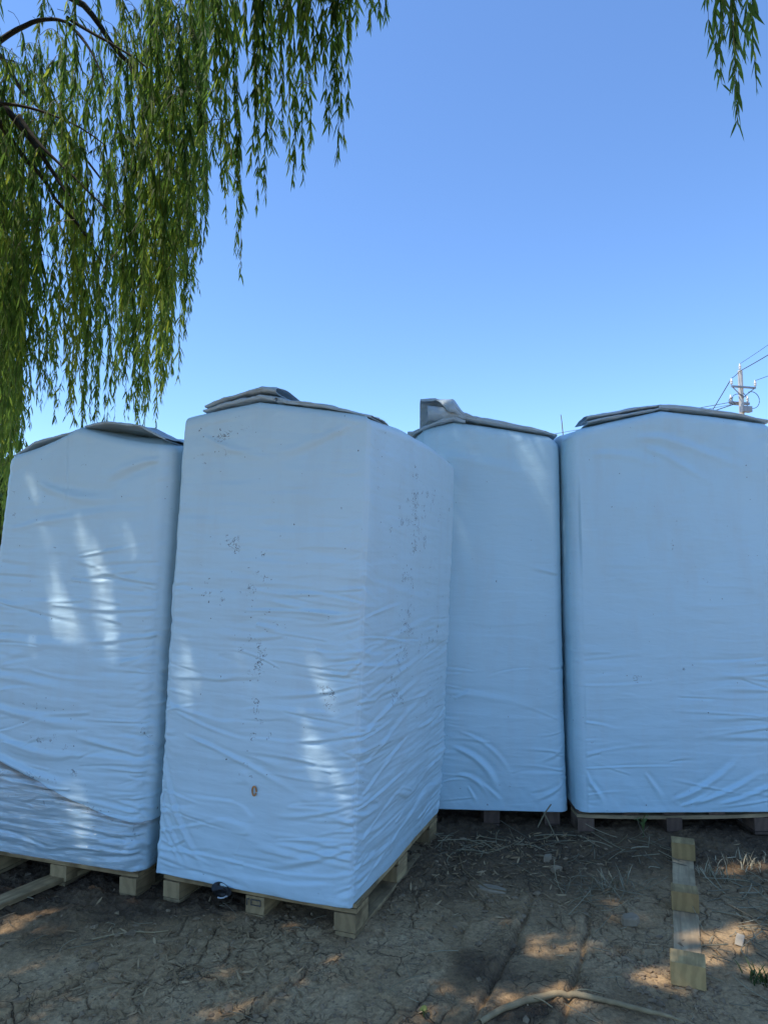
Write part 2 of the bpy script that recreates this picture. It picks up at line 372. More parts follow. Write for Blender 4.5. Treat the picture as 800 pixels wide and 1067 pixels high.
def ground_fields(X, Y):
    wx = X + 0.26 * fbm(X * 3.1, Y * 3.1, 2, 5); wy = Y + 0.26 * fbm(X * 3.3, Y * 3.3, 7, 5)
    c, s = math.cos(0.36), math.sin(0.36)
    rx = wx * c - wy * s; ry = wx * s + wy * c
    e1, id1 = vor_edge(rx * 6.2, ry * 4.6); e2, id2 = vor_edge(rx * 15, ry * 12 + 4)
    # slabs of pale dried mud in front, dark crumbly damp soil by the bales
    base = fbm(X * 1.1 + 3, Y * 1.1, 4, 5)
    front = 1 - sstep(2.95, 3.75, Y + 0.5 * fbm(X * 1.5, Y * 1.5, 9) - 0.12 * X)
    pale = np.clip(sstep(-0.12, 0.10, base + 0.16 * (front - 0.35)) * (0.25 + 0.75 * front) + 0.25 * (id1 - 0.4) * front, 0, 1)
    crumb_shade = 1 - sstep(0.15, 0.6, pale)
    cm = sstep(0.0, .16, fbm(X * 2.2, Y * 2.2, 15)); cm2 = sstep(0.06, .20, fbm(X * 2, Y * 2, 13))
    slab = 0.012 - np.exp(-(e1 / 0.040) ** 2) * 0.017 * (.10 + .90 * cm) - np.exp(-(e2 / 0.07) ** 2) * 0.007 * cm2
    tilt = (id1 - 0.5) * 0.022 + (id2 - .5) * .006 * cm2
    h = (slab - 0.012 + tilt) * (0.25 + 0.75 * pale)
    lump = fbm(X * 6, Y * 6, 21, 5) * 0.050 + fbm(X * 30, Y * 30, 23, 4) * 0.030
    h = h + lump * (0.35 + 0.75 * crumb_shade) + fbm(X * 0.9, Y * 0.9, 31, 3) * 0.06
    for (a, b) in RUTS:
        a = np.array(a); b = np.array(b); d = (b - a); L = np.hypot(*d); d = d / L; n = np.array([-d[1], d[0]])
        t = (X - a[0]) * d[0] + (Y - a[1]) * d[1]; q = (X - a[0]) * n[0] + (Y - a[1]) * n[1] + 0.03 * fbm(t * 4, t * 0 + 1, 8)
        m = sstep(-0.1, 0.15, t) * (1 - sstep(L - .3, L + 0.1, t))
        h = h + m * (0.009 * np.exp(-((q - 0.03) / 0.025) ** 2) - 0.022 * np.exp(-(q / 0.012) ** 2))
    near = 1 - sstep(4.5, 12, np.hypot(X, Y - 3))
    h = h * near
    return h, pale, crumb_shade * near, np.maximum(np.exp(-(e1 / 0.035) ** 2) * (.1 + .9 * cm), .7 * np.exp(-(e2 / 0.06) ** 2) * cm2) * near
GX, GY = np.meshgrid(AX, AY)
GH, GP, GC, GE = ground_fields(GX, GY)
def gz(x, y):
    h, *_ = ground_fields(np.atleast_1d(np.asarray(x, float)), np.atleast_1d(np.asarray(y, float)))
    return h if np.ndim(x) else float(h[0])
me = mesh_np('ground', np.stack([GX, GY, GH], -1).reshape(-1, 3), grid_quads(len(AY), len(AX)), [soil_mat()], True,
             {'pale': GP.ravel(), 'crumb_shade': np.clip(GC * 0.8 + GE * 0.9, 0, 1).ravel()})  # crumbly soil mask plus crack lines, whose shade is painted into the colour
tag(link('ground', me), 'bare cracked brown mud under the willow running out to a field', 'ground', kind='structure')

# ------------------------------------------------------------------ film wrapped bales
def crease_profile(d, w):
    return np.exp(-(d / w) ** 2) - 0.55 * np.exp(-((d - 1.6 * w) / (1.3 * w)) ** 2)
class Bale:
    """Film wrapped block: B, T are the four bottom and top corners (front left, front right, back right, back left)."""
    def __init__(s, B, T, r=0.07, bulge=0.03, peak=(0.45, 0.06, 0.35), seed=1, gather=1.0, pleat=1.0, fine=(True, True, False, False), rt=0.045, pexp=0.85):
        s.B = np.array(B, float); s.T = np.array(T, float); s.r = r; s.bulge = bulge; s.peak = peak; s.seed = seed
        s.fine1 = fine[1]; s.gather = gather; s.pleat = pleat; s.rt = rt
        s.w = np.linalg.norm((s.B + s.T)[1, :2] / 2 - (s.B + s.T)[0, :2] / 2); s.d = np.linalg.norm((s.B + s.T)[2, :2] / 2 - (s.B + s.T)[1, :2] / 2)
        m = (s.B + s.T) / 2
        s.ex = np.append((m[1] - m[0])[:2] / s.w, 0); s.ey = np.append((m[2] - m[1])[:2] / s.d, 0)
        s.H = float(np.mean(s.T[:, 2] - s.B[:, 2])); s.cr = []
        w, d = s.w, s.d; C = [(0, 0), (w, 0), (w, d), (0, d)]; dirs = [(1, 0), (0, 1), (-1, 0), (0, -1)]; nrm = [(0, -1), (1, 0), (0, 1), (-1, 0)]
        P, NN, S = [], [], []; s0 = 0; s.corner_s = []
        for f in range(4):
            L = (w, d, w, d)[f]; st = 0.0042 if fine[f] else 0.03
            k = max(4, int((L - 2 * r) / st)); t = r + (L - 2 * r) * np.arange(k) / k
            c = np.array(C[f]); dr = np.array(dirs[f]); n = np.array(nrm[f])
            P += list(c + dr * t[:, None]); NN += [n] * k; S += list(s0 + t)
            nxt = np.array(nrm[(f + 1) % 4]); kc = 14 if (fine[f] or fine[(f + 1) % 4]) else 4
            cc = c + dr * (L - r) - n * r
            for j in range(kc):
                th = math.pi / 2 * j / kc; nn = n * math.cos(th) + nxt * math.sin(th)
                P.append(cc + nn * r); NN.append(nn); S.append(s0 + L - r + 2 * r * j / kc)
            s0 += L; s.corner_s.append(s0)
        s.P = np.array(P); s.N2 = np.array(NN); s.S = np.array(S); s.per = s0
        s.a = s.P[:, 0] / w; s.b = s.P[:, 1] / d
        s.NW = s.N2[:, :1] * s.ex + s.N2[:, 1:] * s.ey
        pk, ph, pw = peak
        side = np.maximum(np.exp(-((s.b) / 0.2) ** 2), np.exp(-((1 - s.b) / 0.2) ** 2))
        tri = np.clip(1 - np.abs(s.a - pk) / np.where(s.a < pk, pk, 1 - pk) * 0.98, 0, 1)
        s.pk = ph * tri ** pexp * side + ph * 0.35 * (1 - side)
    def bil(s, a, b, v):
        a = np.asarray(a)[..., None]; b = np.asarray(b)[..., None]; v = np.asarray(v)[..., None]
        q = lambda K: (K[0] * (1 - a) + K[1] * a) * (1 - b) + (K[3] * (1 - a) + K[2] * a) * b
        return q(s.B) * (1 - v) + q(s.T) * v
    def crease(s, u0, v0, u1, v1, amp, w, bow=0.0, face=0, fade=(0.15, 0.5)):
        off = [0, s.w, s.w + s.d][face]; L = (s.w, s.d, s.w)[face]
        s.cr.append((off + u0 * L, v0 * s.H, off + u1 * L, v1 * s.H, amp, w, bow, fade))
    def disp(s, S, Z, V):
        """outward displacement; S perimeter metres, Z metres above the bottom"""
        sd = s.seed; out = np.zeros(S.shape)
        face_t = np.zeros(S.shape); prev = 0
        for c in s.corner_s:
            m = (S >= prev) & (S < c + 1e-6); face_t = np.where(m, (S - prev) / (c - prev), face_t); prev = c
        fb = np.where(S < s.w + s.d * (1 if s.fine1 else 0), 1.0, 0.3)
        out += fb * s.bulge * np.sin(np.pi * np.clip(face_t, 0, 1)) ** 0.6 * (0.25 + 0.75 * np.sin(np.pi * np.clip(V, 0, 1) ** 0.8))
        out += 0.020 * fbm(S * 2.1, Z * 2.3, sd, 3)
        low = 1 - sstep(0.35, 0.85, V)
        msk = 0.30 + 0.70 * sstep(-0.10, 0.12, fbm(S * 1.7, Z * 1.3, sd + 5)) * (0.35 + 0.65 * low)
        pl = fbm(S * 2.0 + 0.35 * fbm(S * 3, Z * 2, sd + 3), Z * 24, sd + 9, 3)
        pl = np.sign(pl) * np.abs(pl) ** 0.9
        out += s.pleat * 0.012 * pl * msk
        out += s.pleat * 0.006 * fbm(S * 5, Z * 40, sd + 12, 2) * msk
        for fz, fs, am, kk in ((7.0, 1.3, .0075, 31), (15.0, 2.2, .0050, 37)):      # crisp tension creases that wander across the face
            nn = fbm(S * fs, Z * fz + 0.8 * fbm(S * 1.5, Z * 2, sd + kk + 2), sd + kk, 2)
            mk = sstep(-0.06, 0.16, fbm(S * 1.9 + 5, Z * 2.1, sd + kk + 4)) * (0.25 + 0.75 * low)
            out += s.pleat * am * mk * (sstep(-0.07, 0.012, nn) - 0.55 * sstep(0.0, 0.16, nn))
        for c in [0] + s.corner_s:
            g = np.exp(-((S - c) / 0.10) ** 2)
            if g.max() < 1e-3: continue
            out += (0.35 if c < 1e-6 or abs(c - s.per) < 1e-6 else 1.0) * s.gather * g * (0.30 + 0.70 * low) * (0.012 * fbm((S - c) * 5 + 3, Z * 42 + np.abs(S - c) * 16, sd + 15, 3))
        # drag folds along the hem
        hem = 1 - sstep(0.0, 0.14, V)
        out += 0.006 * hem * fbm(S * 11 + Z * 9, Z * 3, sd + 20, 3)
        # upper edge: gathers run up to the folded top
        tp = sstep(0.88, 1.0, V)
        out += 0.016 * tp * fbm(S * 7 - Z * 7, Z * 6, sd + 25, 3)
        for (sa, za, sb, zb, amp, w, bow, fade) in s.cr:
            dx, dz = sb - sa, zb - za; L = math.hypot(dx, dz); dx /= L; dz /= L
            pad = 5 * w + abs(bow)
            box = (S > min(sa, sb) - pad) & (S < max(sa, sb) + pad) & (Z > min(za, zb) - pad) & (Z < max(za, zb) + pad)
            if not box.any(): continue
            x = S[box] - sa; z = Z[box] - za
            t = (x * dx + z * dz) / L; q = -x * dz + z * dx - bow * 4 * t * (1 - t)
            env = sstep(-0.03, fade[0], t) * (1 - sstep(1 - fade[1], 1.03, t))
            out[box] += amp * env * crease_profile(q, w * (0.7 + 0.6 * np.clip(t, 0, 1)))
        return out
    def rand_creases(s, n, seed, vmax=0.75, faces=(0, 1), amp=(0.002, 0.0065)):
        r = random.Random(seed)
        for k in range(n):
            f = r.choice(faces); right = r.random() < 0.55
            v = r.random() ** 1.4 * vmax + 0.03; ln = r.uniform(0.10, 0.55); dv = r.gauss(0, 0.02)
            u0 = (1.0 if right else 0.0) if r.random() < 0.6 else r.random()
            u1 = u0 - ln if right else u0 + ln
            s.crease(u0, v, u1, v + dv, r.uniform(*amp) * r.choice((1, 1, -0.8)), r.uniform(0.005, 0.012), r.gauss(0, 0.012), f, (0.05, 0.7))
    def side(s, Vrows, off=0.0, dispf=None):
        V = Vrows if Vrows.ndim == 2 else np.repeat(Vrows[:, None], len(s.S), 1)
        S = np.repeat(s.S[None], len(V), 0); Z = V * s.H
        p = s.bil(s.a[None], s.b[None], V)
        h = (dispf or s.disp)(S, Z, V)
        p = p + (h + off)[..., None] * s.NW[None]
        p[..., 2] += s.pk[None] * sstep(0.86, 1.0, V)
        return p
    def build(s, name, mat, parent, scuffs=()):
        nv = int(s.H / 0.0048)
        rows = np.linspace(0, 1 - s.rt / s.H, nv)
        P = s.side(rows)
        under = []
        for k, (ins, dz) in enumerate(((0.10, 0.004), (0.035, -0.003), (0.012, -0.001))):
            q = P[0].copy(); q -= s.NW * ins; q[:, 2] += dz; under.append(q)
        capr = []; e0 = P[-1]; hd = s.disp(np.array(s.S)[None], np.full((1, len(s.S)), s.H), np.ones((1, len(s.S))))[0]
        for k in range(1, 9):
            th = math.pi / 2 * k / 8; q = e0 - s.NW * (s.rt * (1 - math.cos(th))); q[:, 2] = e0[:, 2] + s.rt * math.sin(th); capr.append(q)
        e1 = capr[-1]; ctr = s.bil(np.array(.5), np.array(.5), np.array(1.0)); ctr[2] += s.peak[1] + 0.03
        for k in range(1, 15):
            t = k / 14
            q = e1 * (1 - t) + ctr * t
            q[:, 2] = e1[:, 2] + (ctr[2] - e1[:, 2]) * (t ** 0.8) + 0.03 * fbm(q[:, 0] * 7, q[:, 1] * 7, s.seed + 40) * math.sin(math.pi * t)
            capr.append(q)
        A = np.concatenate([np.array(under), P, np.array(capr)])
        nr, nc = A.shape[:2]; V = A.reshape(-1, 3)
        sc_ = np.zeros((nr, nc))
        Srow = np.repeat(s.S[None], nr, 0); Vr = np.concatenate([np.zeros(3), rows, np.ones(len(capr))])[:, None].repeat(nc, 1)
        for (f, u, v, ru, rv, k) in scuffs:
            off = [0, s.w][f]; L = (s.w, s.d)[f]
            sc_ = np.maximum(sc_, k * np.exp(-(((Srow - off - u * L) / (ru * L)) ** 2 + ((Vr - v) / rv) ** 2)))
        me = mesh_np(name, V, grid_quads(nr, nc, True), [mat], True, {'scuff': sc_.ravel()})
        return link(name, me, parent)
    def top(s, a, b, dz=0.0):
        """a point on the top, local a (across) and b (depth)"""
        p = s.bil(np.array(a), np.array(b), np.array(1.0)); pk, ph, pw = s.peak
        tri = max(0.0, 1 - abs(a - pk) / (pk if a < pk else 1 - pk) * 0.98)
        p[2] += ph * tri ** 0.85 + dz
        return p

def fold_sheet(name, bale, stations, mat, parent, thick=0.003, wob=0.007, seed=0):
    """A folded strip of film lying along the top edge. stations: list of (a, b, dz, profile); profile: [(forward, up), ...] in metres."""
    n = 60; keys = np.linspace(0, 1, len(stations)); ts = np.linspace(0, 1, n); rows = []
    def dense(pr):
        pr = np.array(pr, float); out = []
        for k in range(len(pr) - 1):                      # Catmull-Rom through the profile
            p0, p1, p2, p3 = pr[max(k - 1, 0)], pr[k], pr[k + 1], pr[min(k + 2, len(pr) - 1)]
            for t in np.linspace(0, 1, 9)[:-1]:
                out.append(0.5 * (2 * p1 + (p2 - p0) * t + (2 * p0 - 5 * p1 + 4 * p2 - p3) * t * t + (3 * p1 - p0 - 3 * p2 + p3) * t ** 3))
        out.append(pr[-1]); return np.array(out)
    prof = np.array([dense(s_[3]) for s_ in stations])
    for t in ts:
        a = np.interp(t, keys, [q[0] for q in stations]); b = np.interp(t, keys, [q[1] for q in stations]); dz = np.interp(t, keys, [q[2] for q in stations])
        k = min(int(t * (len(stations) - 1)), len(stations) - 2); f = t * (len(stations) - 1) - k; f = f * f * (3 - 2 * f)
        pr = prof[k] * (1 - f) + prof[k + 1] * f
        c = bale.top(a, b, dz)
        rows.append(c + pr[:, :1] * (-bale.ey) + pr[:, 1:] * np.array([0, 0, 1.0]))
    A = np.array(rows); j = np.arange(A.shape[1])[None, :] * 0.35; i = ts[:, None] * 7
    A[..., 2] += wob * 2 * fbm(i + 0 * j, j * 0.5 + 0 * i, seed, 3); A[..., 1] += wob * 3 * fbm(i + 0 * j, j * 0.4 + 0 * i, seed + 4, 3)
    me = mesh_np(name, A.reshape(-1, 3), grid_quads(A.shape[0], A.shape[1]), [mat], True)
    o = link(name, me, parent)
    md = o.modifiers.new('thickness', 'SOLIDIFY'); md.thickness = thick; md.offset = 0
    return o
LAYER2 = [(-0.26, -0.01), (-0.10, 0.004), (0.015, 0.010), (0.035, 0.020), (0.015, 0.030), (-0.09, 0.033), (-0.10, 0.040), (0.0, 0.046), (0.024, 0.056), (0.006, 0.070), (-0.08, 0.075), (-0.24, 0.05)]
LAYER1 = [(-0.26, -0.01), (-0.10, 0.002), (0.012, 0.004), (0.026, 0.012), (0.012, 0.022), (-0.08, 0.026), (-0.10, 0.027), (-0.12, 0.027), (-0.14, 0.026), (-0.17, 0.024), (-0.2, 0.02), (-0.26, 0.0)]
def sc_prof(p, k, kz=None): return [(x * k, z * (kz or k)) for x, z in p]

def local_corners(fl, fr, depth, ang=None):
    fl = np.array(fl[:2]); fr = np.array(fr[:2]); d = fr - fl; w = np.linalg.norm(d); n = np.array([-d[1], d[0]]) / w
    return [fl, fr, fr + n * depth, fl + n * depth]
def with_z(xy, zs): return [np.array([p[0], p[1], z]) for p, z in zip(xy, zs)]

# --- the four bales
# bale A: front left with the scuffed middle
b2B = with_z(local_corners((-1.08, 3.48), (-0.135, 3.115), 1.30), [.124, .120, .130, .130])
b2T = with_z([(-1.0, 3.49), (-0.06, 3.14), (0.435, 4.28), (-0.50, 4.63)], [2.30, 2.235, 2.185, 2.25])
bale2 = Bale(b2B, b2T, r=0.024, bulge=0.028, peak=(0.42, 0.085, .3), seed=3, gather=1.1)
for a in [(0, .26, .30, .015, .014, .017, -.05), (.0, .18, .22, .02, .010, .014, -.04), (.02, .10, .16, .02, .008, .010, 0), (1, .12, .52, .05, .011, .018, .02),
          (.98, .20, .60, .16, .008, .013, .02), (.12, .30, .78, .20, .009, .015, .02), (.05, .35, .6, .30, .006, .012, -.02), (.42, .575, 1.0, .578, .007, .010, .01),
          (.55, .60, 1.0, .565, .006, .02, .0), (1, .44, .5, .40, .006, .012, .02), (1, .34, .6, .31, .007, .011, .01), (.42, .05, .52, .15, .0018, .006, 0), (.12, .95, .6, .90, .007, .02, -.03), (.9, .97, .45, .90, .008, .025, .02)]:
    bale2.crease(*a[:4], a[4] * .75, a[5] * .7, bow=a[6])
for a in [(0, .572, .35, .60, .008, .011, .01), (0, .50, .8, .56, .007, .022, .02), (0, .40, .75, .47, .008, .018, .03), (0, .33, .7, .42, .010, .018, .03), (0, .26, .8, .38, .009, .020, .03),
          (0, .20, .6, .30, .008, .016, .02), (0, .11, .55, .18, .006, .012, .02), (0, .66, .9, .60, .006, .025, -.02), (.1, .03, .8, .10, .006, .012, .02), (0, .45, .5, .50, .006, .011, .02)]:
    bale2.crease(*a[:4], a[4] * .5, a[5] * .7, bow=a[6], face=1)
bale2.rand_creases(120, 5, vmax=.62, amp=(.0022, .006))
root2 = empty('wrapped_bale', tuple(np.mean(np.array(b2B), 0)))
def to_parent(o, root):
    o.parent = root; o.matrix_parent_inverse = Matrix.Translation(-Vector(root.location)); return o
SC2 = [(0, .50, y, .10, .06, k) for y, k in ((.33, .8), (.42, .9), (.50, 1), (.58, 1), (.27, .7), (.65, .8))] + [(0, .22, .945, .13, .016, 1.25), (0, .22, .90, .2, .03, .7), (0, .35, .70, .12, .05, .75), (0, .24, .62, .1, .05, .7), (0, .55, .56, .2, .04, .6), (0, .85, .40, .06, .05, .8)]
SC2 += [(1, .42, .82, .22, .10, .95), (1, .45, .74, .15, .05, 1.05), (1, .55, .86, .35, .06, .7), (1, .35, .66, .12, .06, .9), (1, .38, .56, .14, .05, 1.1), (1, .33, .48, .12, .06, 1.1), (1, .30, .40, .10, .05, 1.05), (1, .70, .36, .15, .05, .8), (1, .62, .50, .2, .04, .7), (1, .15, .94, .06, .04, .7)]
to_parent(bale2.build('film_cover', M_FILM, None, SC2), root2)
to_parent(fold_sheet('folded_flap', bale2, [(.10, .045, .004, sc_prof(LAYER2, 1.0, .62)), (.24, .04, .004, sc_prof(LAYER2, 1.05, .84)), (.38, .04, .0, sc_prof(LAYER2, 1.05, 1.05)), (.50, .045, -.004, sc_prof(LAYER2, 1.05, 1.15))], M_FLAP, None, seed=1), root2)
to_parent(fold_sheet('folded_flap', bale2, [(.50, .055, .0, sc_prof(LAYER1, 1.1, 1.5)), (.58, .035, .0, sc_prof(LAYER1, 1.0, 1.0)), (.80, .03, -.002, sc_prof(LAYER1, 1.0, .9)), (.99, .04, -.008, sc_prof(LAYER1, .8, .6))], M_FLAP, None, seed=2), root2)
tag(root2, 'front pale blue film bale with scuffed faces, nearest and seen cornerwise', 'bale', 'film wrapped bales on pallets')

# bale B: at the left edge, clear stretch film round its foot
b1B = with_z(local_corners((-2.24, 3.825), (-1.145, 3.46), 1.2), [.132, .128, .135, .135])
b1T = with_z([(-2.07, 3.855), (-1.06, 3.50), (-0.66, 4.62), (-1.62, 4.96)], [2.17, 2.175, 2.18, 2.18])
bale1 = Bale(b1B, b1T, r=0.075, bulge=0.03, peak=(0.46, 0.135, .3), pexp=1.5, seed=17, gather=1.5, fine=(True, False, False, True))
for a in [(0, .26, .75, .17, .012, .018, -.03), (.0, .36, .9, .31, .008, .02, -.02), (0, .44, .7, .40, .008, .02, -.01), (0, .52, .8, .50, .006, .02, .0), (0, .60, .8, .615, .006, .022, 0), (.1, .80, .95, .84, .006, .02, .02),
          (1, .66, .6, .70, .007, .010, .01), (.25, .91, .75, .87, .009, .02, -.03), (.4, .99, .45, .82, .004, .006, 0), (.95, .96, .6, .89, .010, .02, -.02), (1, .26, .55, .30, .008, .012, 0), (0, .30, .6, .24, .009, .014, -.02)]:
    bale1.crease(*a[:6], bow=a[6])
bale1.rand_creases(110, 8, vmax=.7, faces=(0,), amp=(.0022, .006))
root1 = empty('wrapped_bale', tuple(np.mean(np.array(b1B), 0)))
SC1 = [(0, .14, .86, .10, .06, .8), (0, .22, .93, .08, .03, .7), (0, .45, .36, .25, .03, .75), (0, .55, .27, .16, .03, .8), (0, .97, .30, .06, .04, .9), (0, .05, .60, .06, .03, .6), (0, .35, .19, .35, .02, 1.0), (0, .75, .13, .25, .015, 1.15), (0, .85, .09, .2, .02, .9)]
to_parent(bale1.build('film_cover', M_FILM, None, SC1), root1)
to_parent(fold_sheet('folded_flap', bale1, [(.02, .04, -.02, sc_prof(LAYER1, .6, .5)), (.18, .03, -.008, sc_prof(LAYER1, .8, .7)), (.45, .05, -.02, sc_prof(LAYER1, .8, .6))], M_FLAP, None, seed=3), root1)
SAG = [(-0.30, 0.0), (-0.2, 0.012), (-0.09, 0.022), (0.012, 0.030), (0.024, 0.036), (0.012, 0.041), (-0.06, 0.042), (-0.10, 0.043), (-0.14, 0.04), (-0.18, 0.035), (-0.22, 0.03), (-0.30, 0.01)]
to_parent(fold_sheet('folded_flap', bale1, [(.47, .04, -.03, sc_prof(SAG, .8, .8)), (.62, .02, .0, sc_prof(SAG, 1, 1.0)), (.82, .02, .006, sc_prof(SAG, 1, 1.1)), (.96, .03, -.02, sc_prof(SAG, .9, .8))], M_FLAP, None, seed=4), root1)
# clear film shell
S1 = bale1.S; fr = np.clip(S1 / bale1.w, 0, 1); edge = np.where(S1 < bale1.w, .235 - .125 * sstep(0, 1, fr), .11) + .006 * fbm(S1 * 6, S1 * 0, 3)
rows = np.linspace(0.0, 1, 110)[:, None] * edge[None]
def shell_disp(S, Z, V):
    return bale1.disp(S, Z, V) + 0.004 + 0.0035 * fbm(S * 4, Z * 75 + S * 5, 61, 2) + 0.003 * fbm(S * 12 + Z * 30, Z * 20, 63, 2)
Psh = bale1.side(rows, 0.002, shell_disp); tt = np.linspace(0, 1, 110)[:, None].repeat(len(S1), 1)
tone = np.clip(sstep(.86, .985, tt) * (0.35 + 1.1 * np.clip(fbm(np.repeat(S1[None], 110, 0) * 5, tt * 3, 71) + .35, 0, 1)), 0, 1)
me = mesh_np('stretch_film', Psh.reshape(-1, 3), grid_quads(110, len(S1), True), [M_CLEAR], True, {'tone': tone.ravel()})
to_parent(link('stretch_film', me), root1)
tag(root1, 'pale blue film bale with glossy clear stretch film round its foot', 'bale', 'film wrapped bales on pallets')

# bale C: behind, with the standing loop of film on top
b3B = with_z([(0.255, 4.455), (1.11, 4.41), (1.13, 5.60), (0.275, 5.62)], [.095, .092, .15, .15])
b3T = with_z([(0.19, 4.51), (1.115, 4.46), (1.12, 5.60), (0.21, 5.62)], [2.43, 2.385, 2.39, 2.45])
bale3 = Bale(b3B, b3T, r=0.06, bulge=0.016, peak=(0.28, 0.10, .3), seed=29, gather=.45, pleat=.26, rt=.075, fine=(True, False, False, True))
for a in [(.20, .16, .52, .035, .014, .018, .06), (.22, .09, .45, .03, .010, .014, .04), (.25, .20, .62, .08, .006, .012, .05), (1, .08, .72, .025, .006, .010, .02), (.15, .30, .8, .27, .004, .02, .01), (.1, .92, .9, .88, .006, .025, .02),
          (1, .62, .75, .64, .005, .012, 0), (.3, .06, .36, .02, .006, .008, 0), (.4, .07, .55, .02, .006, .010, 0)]:
    bale3.crease(*a[:6], bow=a[6])
bale3.rand_creases(32, 12, vmax=.35, faces=(0,), amp=(.002, .005))
root3 = empty('wrapped_bale', tuple(np.mean(np.array(b3B), 0)))
to_parent(bale3.build('film_cover', M_FILM2, None, [(0, .5, .06, .3, .02, .5)]), root3)
BK1 = [(-0.13, -0.01), (-0.115, 0.03), (-0.105, 0.07), (-0.10, 0.11), (-0.09, 0.145), (-0.07, 0.155), (-0.045, 0.156), (-0.02, 0.155), (0.0, 0.152), (0.02, 0.148), (0.035, 0.142), (0.045, 0.132)]
BK2 = [(-0.13, -0.01), (-0.11, 0.04), (-0.10, 0.09), (-0.08, 0.125), (-0.05, 0.150), (-0.01, 0.158), (0.03, 0.152), (0.06, 0.138), (0.085, 0.115), (0.098, 0.09), (0.10, 0.07), (0.095, 0.055)]
BK3 = [(-0.13, -0.01), (-0.11, 0.02), (-0.09, 0.045), (-0.06, 0.06), (-0.03, 0.065), (0.0, 0.066), (0.02, 0.062), (0.035, 0.055), (0.042, 0.046), (0.040, 0.036), (0.03, 0.028), (0.01, 0.024)]
to_parent(fold_sheet('folded_loop', bale3, [(.05, .05, .045, BK1), (.15, .05, .02, BK1), (.26, .05, -.02, BK2), (.36, .05, -.012, BK3), (.44, .05, -.003, sc_prof(BK3, .9, .6))], M_FLAP, None, wob=.006, seed=5), root3)
def cone(r_, cy, cz): return [(cy + r_ * 1.1 * math.cos(a), cz + r_ * math.sin(a)) for a in np.linspace(-2.6, 2.9, 12)]
to_parent(fold_sheet('folded_roll', bale3, [(.095, .05, .035, cone(.050, .03, .052)), (.20, .05, .0, cone(.044, .03, .05)), (.29, .05, -.015, cone(.028, .03, .045)), (.36, .05, -.01, cone(.012, .03, .03))], M_FLAP, None, wob=.004, seed=15), root3)
to_parent(fold_sheet('folded_flap', bale3, [(-.04, .05, -.015, sc_prof(LAYER1, 1, .8)), (.10, .03, -.010, sc_prof(LAYER1, 1, 1)), (.24, .02, -.012, sc_prof(LAYER1, 1, 1.2)), (.36, .03, -.02, sc_prof(LAYER1, .8, .9))], M_FLAP, None, wob=.008, seed=6), root3)
to_parent(fold_sheet('folded_flap', bale3, [(.33, .045, .0, sc_prof(LAYER1, 1.1, 2.0)), (.50, .04, .0, sc_prof(LAYER1, 1, 1.7)), (.80, .03, .0, sc_prof(LAYER1, 1, 1.2)), (.99, .045, .0, sc_prof(LAYER1, .9, .9))], M_FLAP, None, seed=7), root3)
tag(root3, 'pale blue film bale with a loop of film standing up on its top', 'bale', 'film wrapped bales on pallets')

# bale D: right, smoothest, seen square on
b4B = with_z([(1.132, 4.29), (2.47, 4.30), (2.45, 5.5), (1.14, 5.5)], [.128, .132, .14, .14])
b4T = with_z([(1.135, 4.34), (2.425, 4.35), (2.41, 5.5), (1.14, 5.5)], [2.39, 2.445, 2.44, 2.42])
bale4 = Bale(b4B, b4T, r=0.065, bulge=0.022, peak=(0.46, 0.13, .3), seed=43, gather=.5, pleat=.26, rt=.055, fine=(True, False, False, True))
for a in [(.42, .03, .75, .15, .010, .016, -.03), (.50, .02, .85, .11, .010, .014, -.02), (.45, .015, .62, .06, .008, .010, -.01), (.62, .02, .98, .10, .009, .013, -.02), (.30, .10, .38, .03, .006, .012, 0), (.05, .08, .12, .015, .009, .012, .01),
          (0, .14, .10, .02, .006, .010, .01), (1, .18, .5, .19, .006, .014, 0), (1, .24, .55, .23, .005, .012, 0), (1, .30, .6, .31, .005, .012, 0), (1, .37, .7, .37, .004, .010, 0), (.3, .95, .9, .87, .008, .02, .03), (.35, .93, .7, .84, .006, .018, .02), (.1, .93, .5, .88, .005, .02, .02)]:
    bale4.crease(*a[:6], bow=a[6])
bale4.rand_creases(36, 16, vmax=.38, faces=(0,), amp=(.002, .0055))
root4 = empty('wrapped_bale', tuple(np.mean(np.array(b4B), 0)))
to_parent(bale4.build('film_cover', M_FILM2, None, [(0, .3, .34, .3, .02, .35)]), root4)
to_parent(fold_sheet('folded_flap', bale4, [(.10, .05, .012, sc_prof(LAYER2, 1, .80)), (.30, .045, .0, sc_prof(LAYER2, 1, .72)), (.50, .06, -.004, sc_prof(LAYER2, .9, .5))], M_FLAP, None, seed=8), root4)
to_parent(fold_sheet('folded_flap', bale4, [(.45, .05, .0, sc_prof(LAYER1, 1.1, 1.5)), (.55, .035, .0, sc_prof(LAYER1, 1, 1.8)), (.80, .03, .008, sc_prof(LAYER1, 1, 1.2)), (.98, .045, .004, sc_prof(LAYER1, .9, .9))], M_FLAP, None, seed=9), root4)
tag(root4, 'broad smooth blue film bale beside the loose pallet runner, seen square on', 'bale', 'film wrapped bales on pallets')

